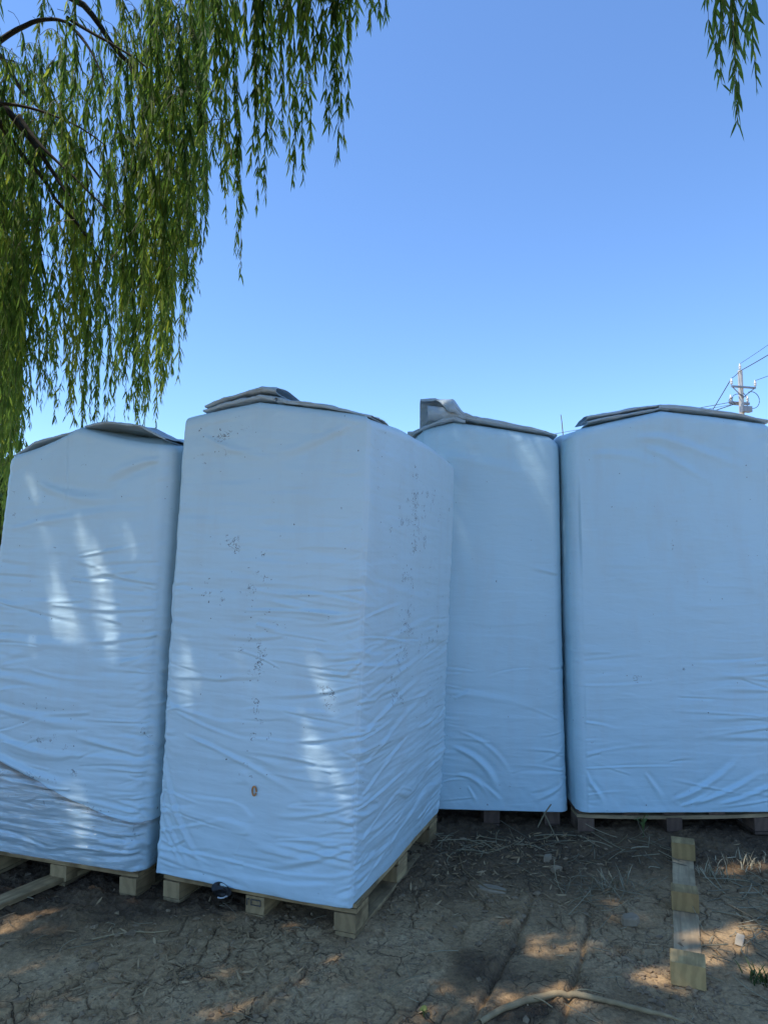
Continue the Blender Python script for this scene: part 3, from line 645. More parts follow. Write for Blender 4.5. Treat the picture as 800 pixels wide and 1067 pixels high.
# torn black scrap at the hem and orange scratch built as a raised ring on the front bale
def front_pt(bale, u, v, off=0.0):
    k = np.argmin(np.abs(bale.S - u * bale.w)); V = np.array([[v]])
    p = bale.bil(np.array([[bale.a[k]]]), np.array([[bale.b[k]]]), V)[0, 0]
    h = bale.disp(np.array([[bale.S[k]]]), V * bale.H, V)[0, 0]
    return p + (h + off) * bale.NW[k], bale.NW[k]
c0, nn = front_pt(bale2, 0.385, 0.004, 0.004)
th = np.linspace(0, 2 * math.pi, 26)[:-1]; rr_ = 0.036 * (1 + 0.22 * np.sin(3 * th + 1) )
ring = np.array([c0 + bale2.ex * (r_ * 1.35 * math.cos(t)) + np.array([0, 0, 1]) * (r_ * 0.85 * math.sin(t) - .022) + nn * (0.012 + 0.014 * math.cos(t * 2)) for r_, t in zip(rr_, th)])
cen = ring.mean(0) - nn * 0.012
rings = [ring * (1 - t) + cen * t - nn * 0.012 * math.sin(math.pi * t) for t in (0, .3, .6, .9)]
scr = to_parent(link('torn_scrap', mesh_np('torn_scrap', np.concatenate(rings), grid_quads(4, 25, True), [M_BLACK])), root2)
md = scr.modifiers.new('thickness', 'SOLIDIFY'); md.thickness = .002
mb = MB(); rim = ring[17:24]; mb.tube(np.array([rim[k] + nn * .003 for k in range(len(rim))]), .0032, 6)
to_parent(mb.build('torn_edge', M_WHITE), scr); bpy.data.objects['torn_edge'].matrix_parent_inverse = (scr.matrix_parent_inverse @ Matrix.Identity(4)).inverted() @ Matrix.Translation((0, 0, 0)) @ Matrix.Identity(4) if False else Matrix.Identity(4)
c1, n1_ = front_pt(bale2, 0.525, 0.205, 0.006)
th = np.linspace(-0.2, 1.85 * math.pi, 22); mb = MB()
mb.tube(np.array([c1 + bale2.ex * .009 * math.cos(t) + np.array([0, 0, .020]) * math.sin(t) + n1_ * .004 * math.sin(t * .5) for t in th]), .0042, 6)
to_parent(mb.build('orange_scratch', M_RUST), root2)  # orange scratch in the film, built as a small raised ring

# ------------------------------------------------------------------ pallets
def board_mesh(name, L, W, H, mat, seed, sag=0.0, bev=0.002):
    """a board, length along local X, worn edges and slightly uneven faces"""
    r = random.Random(seed); bm = bmesh.new(); nx = max(2, int(L / 0.06))
    secs = []
    for i in range(nx + 1):
        x = -L / 2 + L * i / nx; t = i / nx
        dz = -sag * 4 * t * (1 - t); jw = r.uniform(-.0012, .0012); jh = r.uniform(-.001, .001)
        b = bev
        pts = [(-W / 2 - jw, -H / 2 + b), (-W / 2 + b, -H / 2), (W / 2 - b, -H / 2), (W / 2 + jw, -H / 2 + b), (W / 2 + jw, H / 2 - b), (W / 2 - b, H / 2 + jh), (-W / 2 + b, H / 2 + jh), (-W / 2 - jw, H / 2 - b)]
        e = b * 0.8 if i in (0, nx) else 0
        secs.append([bm.verts.new((x, y * (1 - e / W * 2), z * (1 - e / H * 2) + dz)) for y, z in pts])
    for i in range(nx):
        for j in range(8):
            bm.faces.new((secs[i][j], secs[i + 1][j], secs[i + 1][(j + 1) % 8], secs[i][(j + 1) % 8]))
    bm.faces.new(secs[0]); bm.faces.new(secs[-1][::-1])
    bmesh.ops.recalc_face_normals(bm, faces=bm.faces)
    me = bpy.data.meshes.new(name); bm.to_mesh(me); bm.free(); me.materials.append(mat); return me
_bs = [0]
def board(name, L, W, H, mat, parent, loc, rz=0.0, sag=0.0, rx=0.0):
    _bs[0] += 1
    o = link(name, board_mesh(name, L, W, H, mat, _bs[0], sag), parent); o.location = loc; o.rotation_euler = (rx, 0, rz); return o
def make_pallet(center, rz, W, D, mat, label, front_mat=None, z=0.0, sag=0.0, bh=0.078):
    """W across the front, D deep; local -Y is the front"""
    t = empty('pallet', (center[0], center[1], z), rz); h90 = math.pi / 2
    bw, sk = 0.10, 0.020
    xs = (-W / 2 + bw / 2, 0, W / 2 - bw / 2); ys = (-D / 2 + .0725, 0, D / 2 - .0725)
    for x in xs: board('skid_board', D, bw - .004, sk, mat, t, (x, 0, sk / 2 + random.uniform(-.001, .001)), h90)
    for x in xs:
        for y in ys: board('block', 0.145, bw * random.uniform(.95, 1.02), bh - .001, front_mat if (front_mat and y < 0) else mat, t, (x + random.uniform(-.004, .004), y + random.uniform(-.006, .004), sk + bh / 2), h90 + random.uniform(-.03, .03))
    for y in ys: board('cross_board', W, 0.14, .021, (M_GREY if sag else mat), t, (0, y, sk + bh + .011), 0, sag)
    n = 5
    for k in range(n): board('deck_board', D - random.uniform(0, .012), 0.13 if k % 2 == 0 else .10, .019, mat, t, (-W / 2 + .065 + (W - .13) * k / (n - 1), random.uniform(-.004, .004), sk + bh + .0325 - (sag * 3 * (k in (1, 2, 3)) / 4)), h90)
    tag(t, label, 'pallet', 'wooden pallets under the bales'); return t
pc2 = (np.array(b2B).mean(0) * 1.0)
ang2 = math.atan2(bale2.ex[1], bale2.ex[0])
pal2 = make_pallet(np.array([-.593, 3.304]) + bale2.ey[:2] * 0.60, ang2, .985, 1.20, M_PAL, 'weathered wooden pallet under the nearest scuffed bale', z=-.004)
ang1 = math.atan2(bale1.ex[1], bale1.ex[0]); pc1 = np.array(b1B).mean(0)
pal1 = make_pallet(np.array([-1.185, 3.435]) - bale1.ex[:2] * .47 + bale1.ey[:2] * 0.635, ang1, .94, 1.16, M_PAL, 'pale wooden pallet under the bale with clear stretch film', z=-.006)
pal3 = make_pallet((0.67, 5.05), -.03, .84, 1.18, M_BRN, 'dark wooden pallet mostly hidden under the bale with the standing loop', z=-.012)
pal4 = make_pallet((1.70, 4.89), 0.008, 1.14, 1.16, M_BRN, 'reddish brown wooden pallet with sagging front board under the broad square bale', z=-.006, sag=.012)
# faded stamped rectangle on the middle front block of the nearest pallet
mb = MB(); y0 = -1.20 / 2 - .007
def strip(x0, x1, z0, z1):
    V = np.array([(x0, y0, z0), (x1, y0, z0), (x1, y0, z1), (x0, y0, z1), (x0, y0 + .004, z0), (x1, y0 + .004, z0), (x1, y0 + .004, z1), (x0, y0 + .004, z1)])
    mb.add(V, [(0, 1, 2, 3), (5, 4, 7, 6), (4, 0, 3, 7), (1, 5, 6, 2), (3, 2, 6, 7), (4, 5, 1, 0)])
for q in ((-.014, .036, .083, .086), (-.014, .036, .060, .063), (-.014, -.011, .0635, .0825), (.033, .036, .0635, .0825), (-.036, -.033, .058, .086), (-.0325, -.022, .083, .086)): strip(*q)
mb.build('stamp', M_INK, pal2, smooth=False)

# loose plank at the far left, its near end on the mud
pa = at_z(-25, 952, .02); pb = at_z(62, 915, .02); dv = pb - pa
pl = link('loose_plank', board_mesh('loose_plank', 1.0, .095, .022, M_PAL, 77)); m_ = (pa + pb) / 2
pl.location = (m_[0], m_[1], gz(m_[0], m_[1]) + .022); pl.rotation_euler = (0.03, 0.0, math.atan2(dv[1], dv[0]))
tag(pl, 'weathered plank lying on the mud, running under the stretch filmed bale', 'plank')

# loose pallet runner: a board with three blocks on it
ra = np.array([1.140, 2.79]); rb = np.array([1.61, 3.97]); rv = rb - ra; rl = float(np.hypot(*rv)); rang = math.atan2(rv[1], rv[0]); rm = (ra + rb) / 2
rz0 = max(gz(*ra), gz(*rb), gz(*rm)) - .022
run = empty('pallet_runner', (rm[0], rm[1], rz0), rang)
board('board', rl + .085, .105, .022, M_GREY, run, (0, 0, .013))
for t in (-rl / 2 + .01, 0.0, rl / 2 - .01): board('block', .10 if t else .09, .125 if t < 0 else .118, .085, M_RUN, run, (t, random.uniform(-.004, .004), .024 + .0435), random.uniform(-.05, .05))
tag(run, 'loose pallet runner of one board with three blocks lying on the mud', 'pallet runner')

# ------------------------------------------------------------------ willow tree
TR = np.array([-5.6, 3.6])
tree = empty('willow_tree', (TR[0], TR[1], 0))
def to_tree(o): return to_parent(o, tree)
def bez(P, n=24):
    P = [np.array(p, float) for p in P]; out = []
    for t in np.linspace(0, 1, n):
        Q = P
        while len(Q) > 1: Q = [Q[i] * (1 - t) + Q[i + 1] * t for i in range(len(Q) - 1)]
        out.append(Q[0])
    return np.array(out)
def wobble(P, amp, seed, fr=1.3):
    t = np.cumsum(np.r_[0, np.linalg.norm(np.diff(P, axis=0), axis=1)]); W = np.stack([fbm(t * fr, t * 0 + k * 5, seed + k) for k in range(3)], -1)
    return P + W * amp * np.minimum(1, t / 0.6)[:, None]
mb = MB(); tp = wobble(bez([(TR[0], TR[1], -.25), (TR[0] + .1, TR[1] + .05, 1.2), (TR[0] + .35, TR[1] + .1, 2.6), (TR[0] + .3, TR[1] + .2, 4.2)], 34), .12, 3)
mb.tube(tp, np.interp(np.linspace(0, 1, 34), [0, .08, .3, 1], [.48, .34, .29, .22]), 22); to_tree(mb.build('trunk', M_BARK))
FORK = tp[-2]
LIMBS = [  # end points of the main limbs and where they rise to
    [FORK, (-4.6, 5.0, 6.6), (-3.6, 5.6, 6.3), (-3.1, 5.7, 5.05), (-2.35, 5.75, 4.15)],
    [FORK, (-4.4, 5.2, 7.4), (-3.2, 5.9, 7.4), (-2.5, 6.0, 6.3), (-1.75, 6.0, 5.4)],
    [FORK, (-4.2, 4.0, 7.0), (-2.6, 4.3, 7.4), (-1.2, 4.5, 6.9), (-0.1, 4.4, 5.9)],
    [FORK, (-4.0, 3.0, 7.2), (-2.0, 2.8, 7.8), (0.2, 3.0, 7.2), (2.0, 3.3, 5.4)],
    [FORK, (-4.2, 2.4, 6.8), (-2.6, 1.4, 7.2), (-1.2, .8, 6.6), (0.2, .6, 5.6)],
    [FORK, (-5.0, 5.6, 7.4), (-4.6, 6.8, 7.8), (-4.0, 7.6, 7.0), (-3.0, 8.0, 5.6)],
    [FORK, (-6.4, 3.0, 6.4), (-7.6, 2.6, 7.0), (-8.6, 2.4, 6.2), (-9.2, 2.3, 4.6)],
    [FORK, (-5.8, 5.0, 6.8), (-6.6, 6.4, 7.4), (-7.2, 7.4, 6.6), (-7.6, 8.0, 5.0)],
    [FORK, (-5.4, 2.0, 6.6), (-5.4, 0.6, 7.2), (-5.0, -.4, 6.4), (-4.8, -1.0, 5.0)],
]
LP = []
for k, L in enumerate(LIMBS):
    P = wobble(bez(L, 40), .35, 20 + k); LP.append(P); mb = MB()
    mb.tube(P, np.interp(np.linspace(0, 1, 40), [0, .15, .6, 1], [.19, .13, .055, .012]) * (.6 if k in (0, 1, 5) else 1), 10)
    for j in range(0 if k in (0, 1, 2, 3, 5) else 7):                                             # thin side branches, part of the limb
        i = random.randint(12, 36); b0 = P[i]; d = np.array([random.gauss(0, .8), random.gauss(0, .5), random.uniform(-.1, .35)])
        Q = bez([b0, b0 + d * .5, b0 + d * .9 + np.array([0, 0, -.15]), b0 + d * 1.2 + np.array([0, 0, -.7])], 14)
        mb.tube(wobble(Q, .12, 60 + k * 9 + j), np.linspace(.013, .003, 14), 6)
    to_tree(mb.build('limb', M_BARK))
# the dark branches that show against the sky in the curtain
mb = MB()
for (pts, Y, r0) in (([(-12, 96), (14, 112), (45, 170), (72, 205)], 5.6, .034), ([(20, 120), (48, 165), (64, 172), (110, 215)], 5.5, .018), ([(2, 108), (50, 112), (80, 130), (112, 152)], 5.5, .014),
                     ([(70, 18), (100, 38), (135, 58), (162, 76)], 5.7, .016), ([(68, 22), (90, 40), (104, 66), (112, 96)], 5.7, .014), ([(-20, 60), (30, 10), (66, 16), (74, 26)], 5.7, .026)):
    Q = bez([at_y(x, y, Y) for x, y in pts], 16); mb.tube(wobble(Q, .08, int(Y * 10) + len(pts) + int(r0 * 1000)), np.linspace(r0, r0 * .35, 16), 7)
to_tree(mb.build('branch', M_BARK))

class Leaves:
    def __init__(s): s.c = []; s.d = []; s.L = []; s.tone = []; s.tw = []
    def strand(s, P, spacing=.022, L=(.075, .115), tone=.45, spread=.55, bare=0.05, dens=1.0):
        """P: polyline of a hanging withe; alternate drooping leaves along it"""
        seg = np.linalg.norm(np.diff(P, axis=0), axis=1); t = np.r_[0, np.cumsum(seg)]; tot = t[-1]
        s.tw.append(P)
        n = int(tot / spacing * dens)
        if n < 2: return
        q = np.sort(RNG.uniform(bare * tot, tot, n)); C = np.stack([np.interp(q, t, P[:, k]) for k in range(3)], -1)
        T = np.stack([np.interp(q, t, np.gradient(P[:, k]) / (np.gradient(t) + 1e-9)) for k in range(3)], -1)
        az = np.arange(n) * 2.4 + RNG.uniform(0, 6.28) + RNG.normal(0, .5, n)
        D = np.stack([np.cos(az), np.sin(az), np.zeros(n)], -1) * spread * RNG.uniform(.5, 1.5, n)[:, None] + T * .35 + np.array([0, 0, -.95]) + RNG.normal(0, .14, (n, 3))
        D /= np.linalg.norm(D, axis=1)[:, None]
        s.c.append(C); s.d.append(D); s.L.append(RNG.uniform(L[0] * .7, L[1] * 1.1, n) * np.clip(1.15 - .5 * (q / tot) ** 3, .5, 1.2)); s.tone.append(np.where(RNG.random(n) < .025, 1.0, np.clip(tone + RNG.normal(0, .16, n), 0, .85)))
    def keep(s, mask_f):
        C = np.concatenate(s.c); D = np.concatenate(s.d); L = np.concatenate(s.L); t = np.concatenate(s.tone)
        m = mask_f(C + D * (L / 2)[:, None]); s.c, s.d, s.L, s.tone = [C[m]], [D[m]], [L[m]], [t[m]]
    def build(s, name, mat, parent=None, wid=.135):
        C = np.concatenate(s.c); D = np.concatenate(s.d); L = np.concatenate(s.L)[:, None]; t = np.concatenate(s.tone); n = len(C)
        R = RNG.normal(0, 1, (n, 3)); A = np.cross(D, R); A /= np.linalg.norm(A, axis=1)[:, None]; Nn = np.cross(D, A)
        W = L * wid * RNG.uniform(.8, 1.25, (n, 1)); dr = L * RNG.uniform(-.06, .22, (n, 1)); dn = np.array([0, 0, -1.0])
        f = W * .35
        v = [C, C + D * L * .28 + A * W * .5 + Nn * f * .5 + dn * dr * .1, C + D * L * .62 + A * W * .42 + Nn * f * .4 + dn * dr * .45, C + D * L + dn * dr, C + D * L * .62 - A * W * .42 + Nn * f * .4 + dn * dr * .45, C + D * L * .28 - A * W * .5 + Nn * f * .5 + dn * dr * .1]
        V = np.stack(v, 1).reshape(-1, 3); b = np.arange(n)[:, None] * 6
        Q = np.concatenate([b + np.array([[0, 1, 2, 3]]), b + np.array([[0, 3, 4, 5]])])
        return link(name, mesh_np(name, V, Q, [mat], True, {'tone': np.repeat(t, 6)}), parent)
    def twigs(s, name, mat, r=.0028, n=3):
        mb = MB()
        for P in s.tw: mb.tube(P, np.linspace(r, r * .45, len(P)), n)
        return mb.build(name, mat)

def hang(p0, p1, sway=.08, out=None, n=16, seed=0):
    """a withe from p0 that arches over and hangs to p1"""
    p0 = np.array(p0, float); p1 = np.array(p1, float)
    m = p0 * .0 + np.array([p1[0] * .75 + p0[0] * .25, p1[1] * .75 + p0[1] * .25, p0[2] + .08])
    P = bez([p0, m, np.array([p1[0], p1[1], p0[2] * .55 + p1[2] * .45]), p1], n)
    return wobble(P, sway, seed, 1.1)

def side_withes(lv, P, k, seed, ln=(.15, .45), **kw):
    r = random.Random(seed)
    for j in range(k):
        i = r.randint(2, len(P) - 3); b = P[i]; d = np.array([r.gauss(0, .10), r.gauss(0, .10), -r.uniform(*ln)])
        lv.strand(wobble(bez([b, b + np.array([d[0] * .9, d[1] * .9, d[2] * .2]), b + d], 8), .04, seed + j), **kw)

# (1) the curtain that hangs behind and beside the left bale
cur = Leaves(); r = random.Random(3)
ENV = [(-60, 560), (0, 500), (12, 545), (30, 440), (70, 450), (100, 455), (130, 445), (150, 455), (168, 440), (180, 400), (192, 402), (205, 300), (225, 225), (240, 280), (252, 285)]
BUNCH = [-50, -30, -12, 3, 12, 36, 52, 78, 98, 122, 134, 152, 166, 176, 192, 207]
for k in range(285):
    bi = r.randrange(len(BUNCH)); inb = r.random() < .84
    if inb: px = BUNCH[bi] + r.gauss(0, 4.8)
    else: px = r.uniform(-70, 205)
    tipmax = np.interp(px, [e[0] for e in ENV], [e[1] for e in ENV])
    tip = tipmax - abs(r.gauss(0, 75)) if r.random() < .62 else tipmax * r.uniform(.15, .95)
    tip = max(40, min(tip, tipmax)); Y = r.uniform(5.4, 7.6) if px < 150 else r.uniform(5.2, 6.4)
    p1 = at_y(px + r.gauss(0, 3), tip, Y); 
    topz = min(7.2, max(p1[2] + r.uniform(.9, 3.2), 3.9))
    p0 = np.array([p1[0] + r.gauss(-.12, .22), p1[1] + r.gauss(0, .15), topz])
    tone = np.clip(r.gauss(.42, .13) + (((bi * 7) % 5 - 2) * .11 if inb else 0) + (.12 if 150 < px < 185 else 0), .05, .95)
    P = hang(p0, p1, .20, seed=(bi if inb else k) + 100) + np.array([r.gauss(0, .012), 0, 0])
    cur.strand(P, spacing=.019, tone=tone, L=(.085, .13), spread=.36); side_withes(cur, P, r.randint(1, 4), k * 7, tone=tone, spacing=.02, L=(.055, .09))
for k in range(34):                                                  # strands that hang lowest, past the left shoulder of the left bale
    px = r.uniform(-26, 13); p1 = at_y(px, r.uniform(440, 565), r.uniform(5.0, 6.4)); p0 = np.array([p1[0] + r.gauss(-.1, .15), p1[1] + r.gauss(0, .1), p1[2] + r.uniform(1.6, 3.0)])
    P = hang(p0, p1, .15, seed=k + 400); tone = np.clip(r.gauss(.45, .14), 0, .85); cur.strand(P, spacing=.02, tone=tone, L=(.08, .12), spread=.36); side_withes(cur, P, 2, k * 3 + 1, tone=tone, spacing=.022, L=(.06, .09))
# (2) the separate tassels against the sky in the upper middle
tas = Leaves()
TAS = [(207, 15, 4.9), (214, 60, 4.9), (222, 150, 4.8), (228, 190, 4.8), (236, 235, 4.9), (244, 262, 4.9), (252, 286, 4.9), (240, 200, 4.8), (258, 120, 4.6), (262, 175, 4.6), (270, 150, 4.6), (278, 205, 4.6), (268, 212, 4.7), (250, 60, 4.7), (284, 120, 4.6),
       (296, 150, 4.4), (302, 175, 4.4), (308, 196, 4.4), (313, 185, 4.4), (318, 120, 4.4), (300, 90, 4.3), (322, 150, 4.4), (330, 80, 4.3), (340, 120, 4.3), (345, 150, 4.3), (352, 172, 4.3), (358, 150, 4.3), (364, 120, 4.3), (350, 90, 4.3), (338, 60, 4.2), (368, 60, 4.2), (372, 30, 4.3), (386, 32, 4.2), (392, 20, 4.2), (405, 18, 4.2), (283, 60, 4.5), (290, 40, 4.5), (316, 60, 4.3), (275, 90, 4.6)]
for k, (px, py, Y) in enumerate(TAS):
    p1 = at_y(px, py, Y); p0 = np.array([p1[0] - r.uniform(.05, .30), p1[1] + r.gauss(0, .1), 5.9 + r.uniform(-.3, .5)])
    P = hang(p0, p1, .10, seed=k + 700); tone = np.clip(r.gauss(.42, .12), 0, 1)
    tas.strand(P, spacing=.016, tone=tone, L=(.085, .13), spread=.38); side_withes(tas, P, 2 + (py > 100) * 2, k * 5 + 2, ln=(.12, .30), tone=tone, spacing=.018, L=(.07, .12), spread=.4)
# (3) the small spray at the top right corner
spr = Leaves()
for k, (px, py, Y, lo) in enumerate([(735, 38, 3.3, 20), (748, 72, 3.3, 40), (752, 85, 3.25, 40), (762, 110, 3.2, 60), (766, 128, 3.2, 70), (770, 92, 3.2, 50), (778, 60, 3.25, 30), (786, 92, 3.3, 45), (782, 30, 3.3, 10), (757, 40, 3.2, 10)]):
    p1 = at_y(px, py, Y); p0 = at_y(px - 12 + k * 1.5, -190, Y)
    P = hang(p0, p1, .08, seed=k + 900); spr.strand(P, spacing=.026, tone=.25, L=(.085, .14), bare=.12, spread=.38); side_withes(spr, P, 2, k + 40, ln=(.08, .22), spacing=.024, tone=.25, L=(.07, .12))

# (4) the crown overhead: it is what shades the bales
crown = Leaves(); r = random.Random(21)
def hidden(p): # stays above or beside the picture
    x, y, f = to_px(p); return (f < .3) | (y < -25) | (x < -40)
cnt = 0
while cnt < 3900:
    z_ = r.random()
    if z_ < .54: tx, ty, tz = r.uniform(-2.3, 3.0), r.uniform(3.1, 4.8), .2 + 2.6 * r.random() ** .6
    elif z_ < .58: tx, ty, tz = r.uniform(.5, 2.6), 4.3, r.uniform(.1, 2.2)
    elif z_ < .65: tx, ty, tz = r.uniform(.3, 1.6), r.uniform(3.5, 4.3), 0.0
    elif z_ < .87: tx, ty, tz = r.uniform(-2.4, 2.6), 2.1 + 1.4 * r.random() ** 1.2, 0.0
    else: tx, ty, tz = r.uniform(-3.4, 3.4), r.uniform(1.0, 6.0), r.uniform(-.3, 1.0)
    q = np.array([tx, ty, tz]) + SUN * r.uniform(3.6, 9.0)
    if q[2] < 3.9 or q[2] > 8.8: continue
    ln = r.uniform(.5, 1.3); p1 = q + np.array([r.gauss(0, .08), r.gauss(0, .08), -ln])
    if not (hidden(q[None])[0] and hidden(p1[None])[0] and hidden((q + p1)[None] / 2)[0]): continue
    P = hang(q + np.array([-.12, 0, 0]), p1, .12, n=9, seed=cnt); crown.strand(P, spacing=.016, L=(.10, .15), tone=np.clip(r.gauss(.45, .15), 0, 1), spread=.75); cnt += 1
# the rest of the crown (other side), sparser
for k in range(420):
    P0 = LP[r.choice([5, 6, 7, 8, 8, 4])]; b = P0[r.randint(14, 39)] + np.array([r.gauss(0, .6), r.gauss(0, .6), r.uniform(-.2, .6)])
    p1 = b + np.array([r.gauss(0, .2), r.gauss(0, .2), -r.uniform(1.0, 3.2)])
    if p1[2] < 1.2: p1[2] = 1.2
    if not (hidden(b[None])[0] and hidden(p1[None])[0]): continue
    P = hang(b, p1, .15, n=10, seed=k + 3000); crown.strand(P, spacing=.035, L=(.09, .14), tone=np.clip(r.gauss(.45, .15), 0, 1))

# gaps in the crown that let sun through to where the photograph shows it
def on_face(bale, u, v): return front_pt(bale, u, v)[0]
GAPS = []
for (px, py, rad) in ((40, 545, .025), (58, 625, .05), (66, 655, .055), (84, 560, .045), (100, 590, .038), (108, 655, .040), (86, 680, .04), (112, 632, .035), (20, 482, .03), (62, 820, .045), (88, 840, .04), (90, 880, .04), (30, 830, .04), (125, 545, .03), (40, 690, .03), (85, 665, .04), (92, 720, .03)):
    P0 = np.array(b1B[0]) + (np.array(b1B[1]) - b1B[0]) * 0; d = ray(px, py); nf = np.array([-bale1.ey[0], -bale1.ey[1], 0]); c = np.array(b1T[0] * .5 + b1B[0] * .5) + nf * .02
    tt_ = np.dot(c - np.array([0, 0, EYE]), nf) / np.dot(d, nf); GAPS.append((np.array([0, 0, EYE]) + d * tt_, rad))
for (px, py, rad) in ((195, 690, .035), (190, 720, .03), (255, 700, .025), (325, 690, .03), (335, 710, .025), (322, 760, .035), (345, 800, .035), (300, 872, .05), (292, 895, .055), (287, 912, .04), (270, 845, .045), (245, 850, .04), (255, 880, .02), (236, 830, .02), (378, 445, .035), (320, 790, .025)):
    d = ray(px, py); nf = np.array([-bale2.ey[0], -bale2.ey[1], 0]); c = np.array(b2T[0] * .5 + b2B[0] * .5) + nf * .02
    tt_ = np.dot(c - np.array([0, 0, EYE]), nf) / np.dot(d, nf); GAPS.append((np.array([0, 0, EYE]) + d * tt_, rad))
GAPS.append((at_y(542, 590, 4.43), .012))
for (px, py, rad) in ((28, 956, .05), (12, 966, .05), (55, 950, .03), (345, 1000, .015), (462, 1030, .035), (590, 1035, .05), (600, 1050, .04), (750, 980, .08), (775, 965, .06), (735, 1000, .05), (760, 905, .05), (790, 903, .05), (715, 978, .03), (680, 1020, .04)  , (790, 1010, .04)):
    GAPS.append((at_z(px, py, 0.0), rad))
for (px, py, Y, rad) in ((470, 428, 4.55, .04),): GAPS.append((at_y(px, py, Y), rad))
GC_ = np.array([g[0] for g in GAPS]); GR = np.array([g[1] for g in GAPS]) * 1.1 + 0.018
def gap_mask(C):
    keep = np.ones(len(C), bool)
    for c, rd in zip(GC_, GR):
        v = C - c; t = v @ SUN; d = np.linalg.norm(v - t[:, None] * SUN, axis=1)
        d = d + RNG.normal(0, .012, len(C)); keep &= ~((d < rd) & (t > 0))
    return keep
for lv in (crown, tas, cur): lv.keep(gap_mask)
to_tree(cur.build('hanging_foliage', M_LEAF)); to_tree(tas.build('hanging_foliage', M_LEAF)); to_tree(spr.build('hanging_foliage', M_LEAF)); to_tree(crown.build('crown', M_LEAF))
for lv in (cur, tas, spr, crown): to_tree(lv.twigs('withes', M_TWIG))
tag(tree, 'weeping willow with long leafy withes hanging beside and above the bales', 'tree')

# ------------------------------------------------------------------ litter, straw, sticks, seedlings
def flat_leaves(name, pts, Ls, tones, mat, wid=.2, curl=.3, lift=.004):
    n = len(pts); az = RNG.uniform(0, 6.28, n); el = RNG.normal(0, .22, n)
    D = np.stack([np.cos(az) * np.cos(el), np.sin(az) * np.cos(el), np.abs(np.sin(el))], -1); A = np.stack([-np.sin(az), np.cos(az), RNG.normal(0, .35, n)], -1); A /= np.linalg.norm(A, axis=1)[:, None]
    Nn = np.cross(D, A); L = Ls[:, None]; W = L * wid * RNG.uniform(.6, 1.3, (n, 1)); C = pts - D * L * .5 + np.array([0, 0, lift]); k = L * curl * RNG.uniform(-.3, 1, (n, 1))
    v = []
    for t, w in ((0, .08), (.25, .42), (.55, .5), (.8, .3), (1, .04)):
        b = C + D * L * t + Nn * k * (t - .5) ** 2
        v += [b + A * W * w + Nn * W * .25 * w, b - A * W * w + Nn * W * .25 * w]
    V = np.stack(v, 1).reshape(-1, 3); b = np.arange(n)[:, None] * 10
    Q = np.concatenate([b + np.array([[2 * j, 2 * j + 2, 2 * j + 3, 2 * j + 1]]) for j in range(4)])
    return link(name, mesh_np(name, V, Q, [mat], True, {'tone': np.repeat(tones, 10)}))
def scatter(n, regs):
    out = []
    while len(out) < n:
        x0, x1, y0, y1 = regs[RNG.integers(len(regs))]; out.append((RNG.uniform(x0, x1), RNG.uniform(y0, y1)))
    P = np.array(out); return np.column_stack([P, gz(P[:, 0], P[:, 1])])
P = scatter(1700, [(-2.3, 2.6, 1.9, 4.2), (-.2, .9, 3.2, 4.3), (.2, 1.2, 3.7, 4.3), (1.2, 2.5, 2.1, 3.2), (-1.2, -.3, 2.6, 3.2)])
o = flat_leaves('leaf_litter', P, RNG.uniform(.02, .065, len(P)), np.clip(RNG.normal(.45, .26, len(P)), 0, 1), M_LITTER, .17)
tag(o, 'dry curled willow leaves and wood chips scattered over the mud', 'leaf litter', kind='stuff')
mb = MB(); r = random.Random(9)
def straw(x, y, ln, rad, tone, el=.15):
    az = r.uniform(0, 6.28); e = abs(r.gauss(0, el)); z = gz(x, y) + .006
    d = np.array([math.cos(az) * math.cos(e), math.sin(az) * math.cos(e), math.sin(e)]); p = np.array([x, y, z])
    Q = bez([p - d * ln * .5 + np.array([0, 0, ln * .5 * math.sin(e)]), p + np.array([r.gauss(0, .02), r.gauss(0, .02), ln * .1]), p + d * ln * .5 + np.array([0, 0, ln * .5 * math.sin(e)])], 6); mb.tube(Q, rad, 4, tone)
for k in range(260): straw(r.uniform(1.55, 2.7), r.gauss(3.35, .22), r.uniform(.06, .26), r.uniform(.0012, .0028), r.random(), .22)
for k in range(150): straw(r.uniform(1.35, 2.5), r.gauss(2.95, .35), r.uniform(.05, .2), r.uniform(.0012, .003), r.random())
for k in range(60): straw(r.gauss(.98, .12), r.gauss(3.55, .12), r.uniform(.05, .2), r.uniform(.001, .002), r.uniform(.1, .7), .4)
for k in range(90): straw(r.uniform(.3, 1.6), r.gauss(4.05, .1), r.uniform(.06, .22), r.uniform(.001, .0025), r.uniform(0, .7), .3)
for k in range(110): straw(r.uniform(-2.2, 1.3), r.uniform(2.0, 3.6), r.uniform(.03, .13), r.uniform(.001, .002), r.uniform(0, .8))
tag(mb.build('dry_straw', M_STRAW), 'tangled dry straw and grass stalks strewn on the mud by the runner', 'straw', kind='stuff')
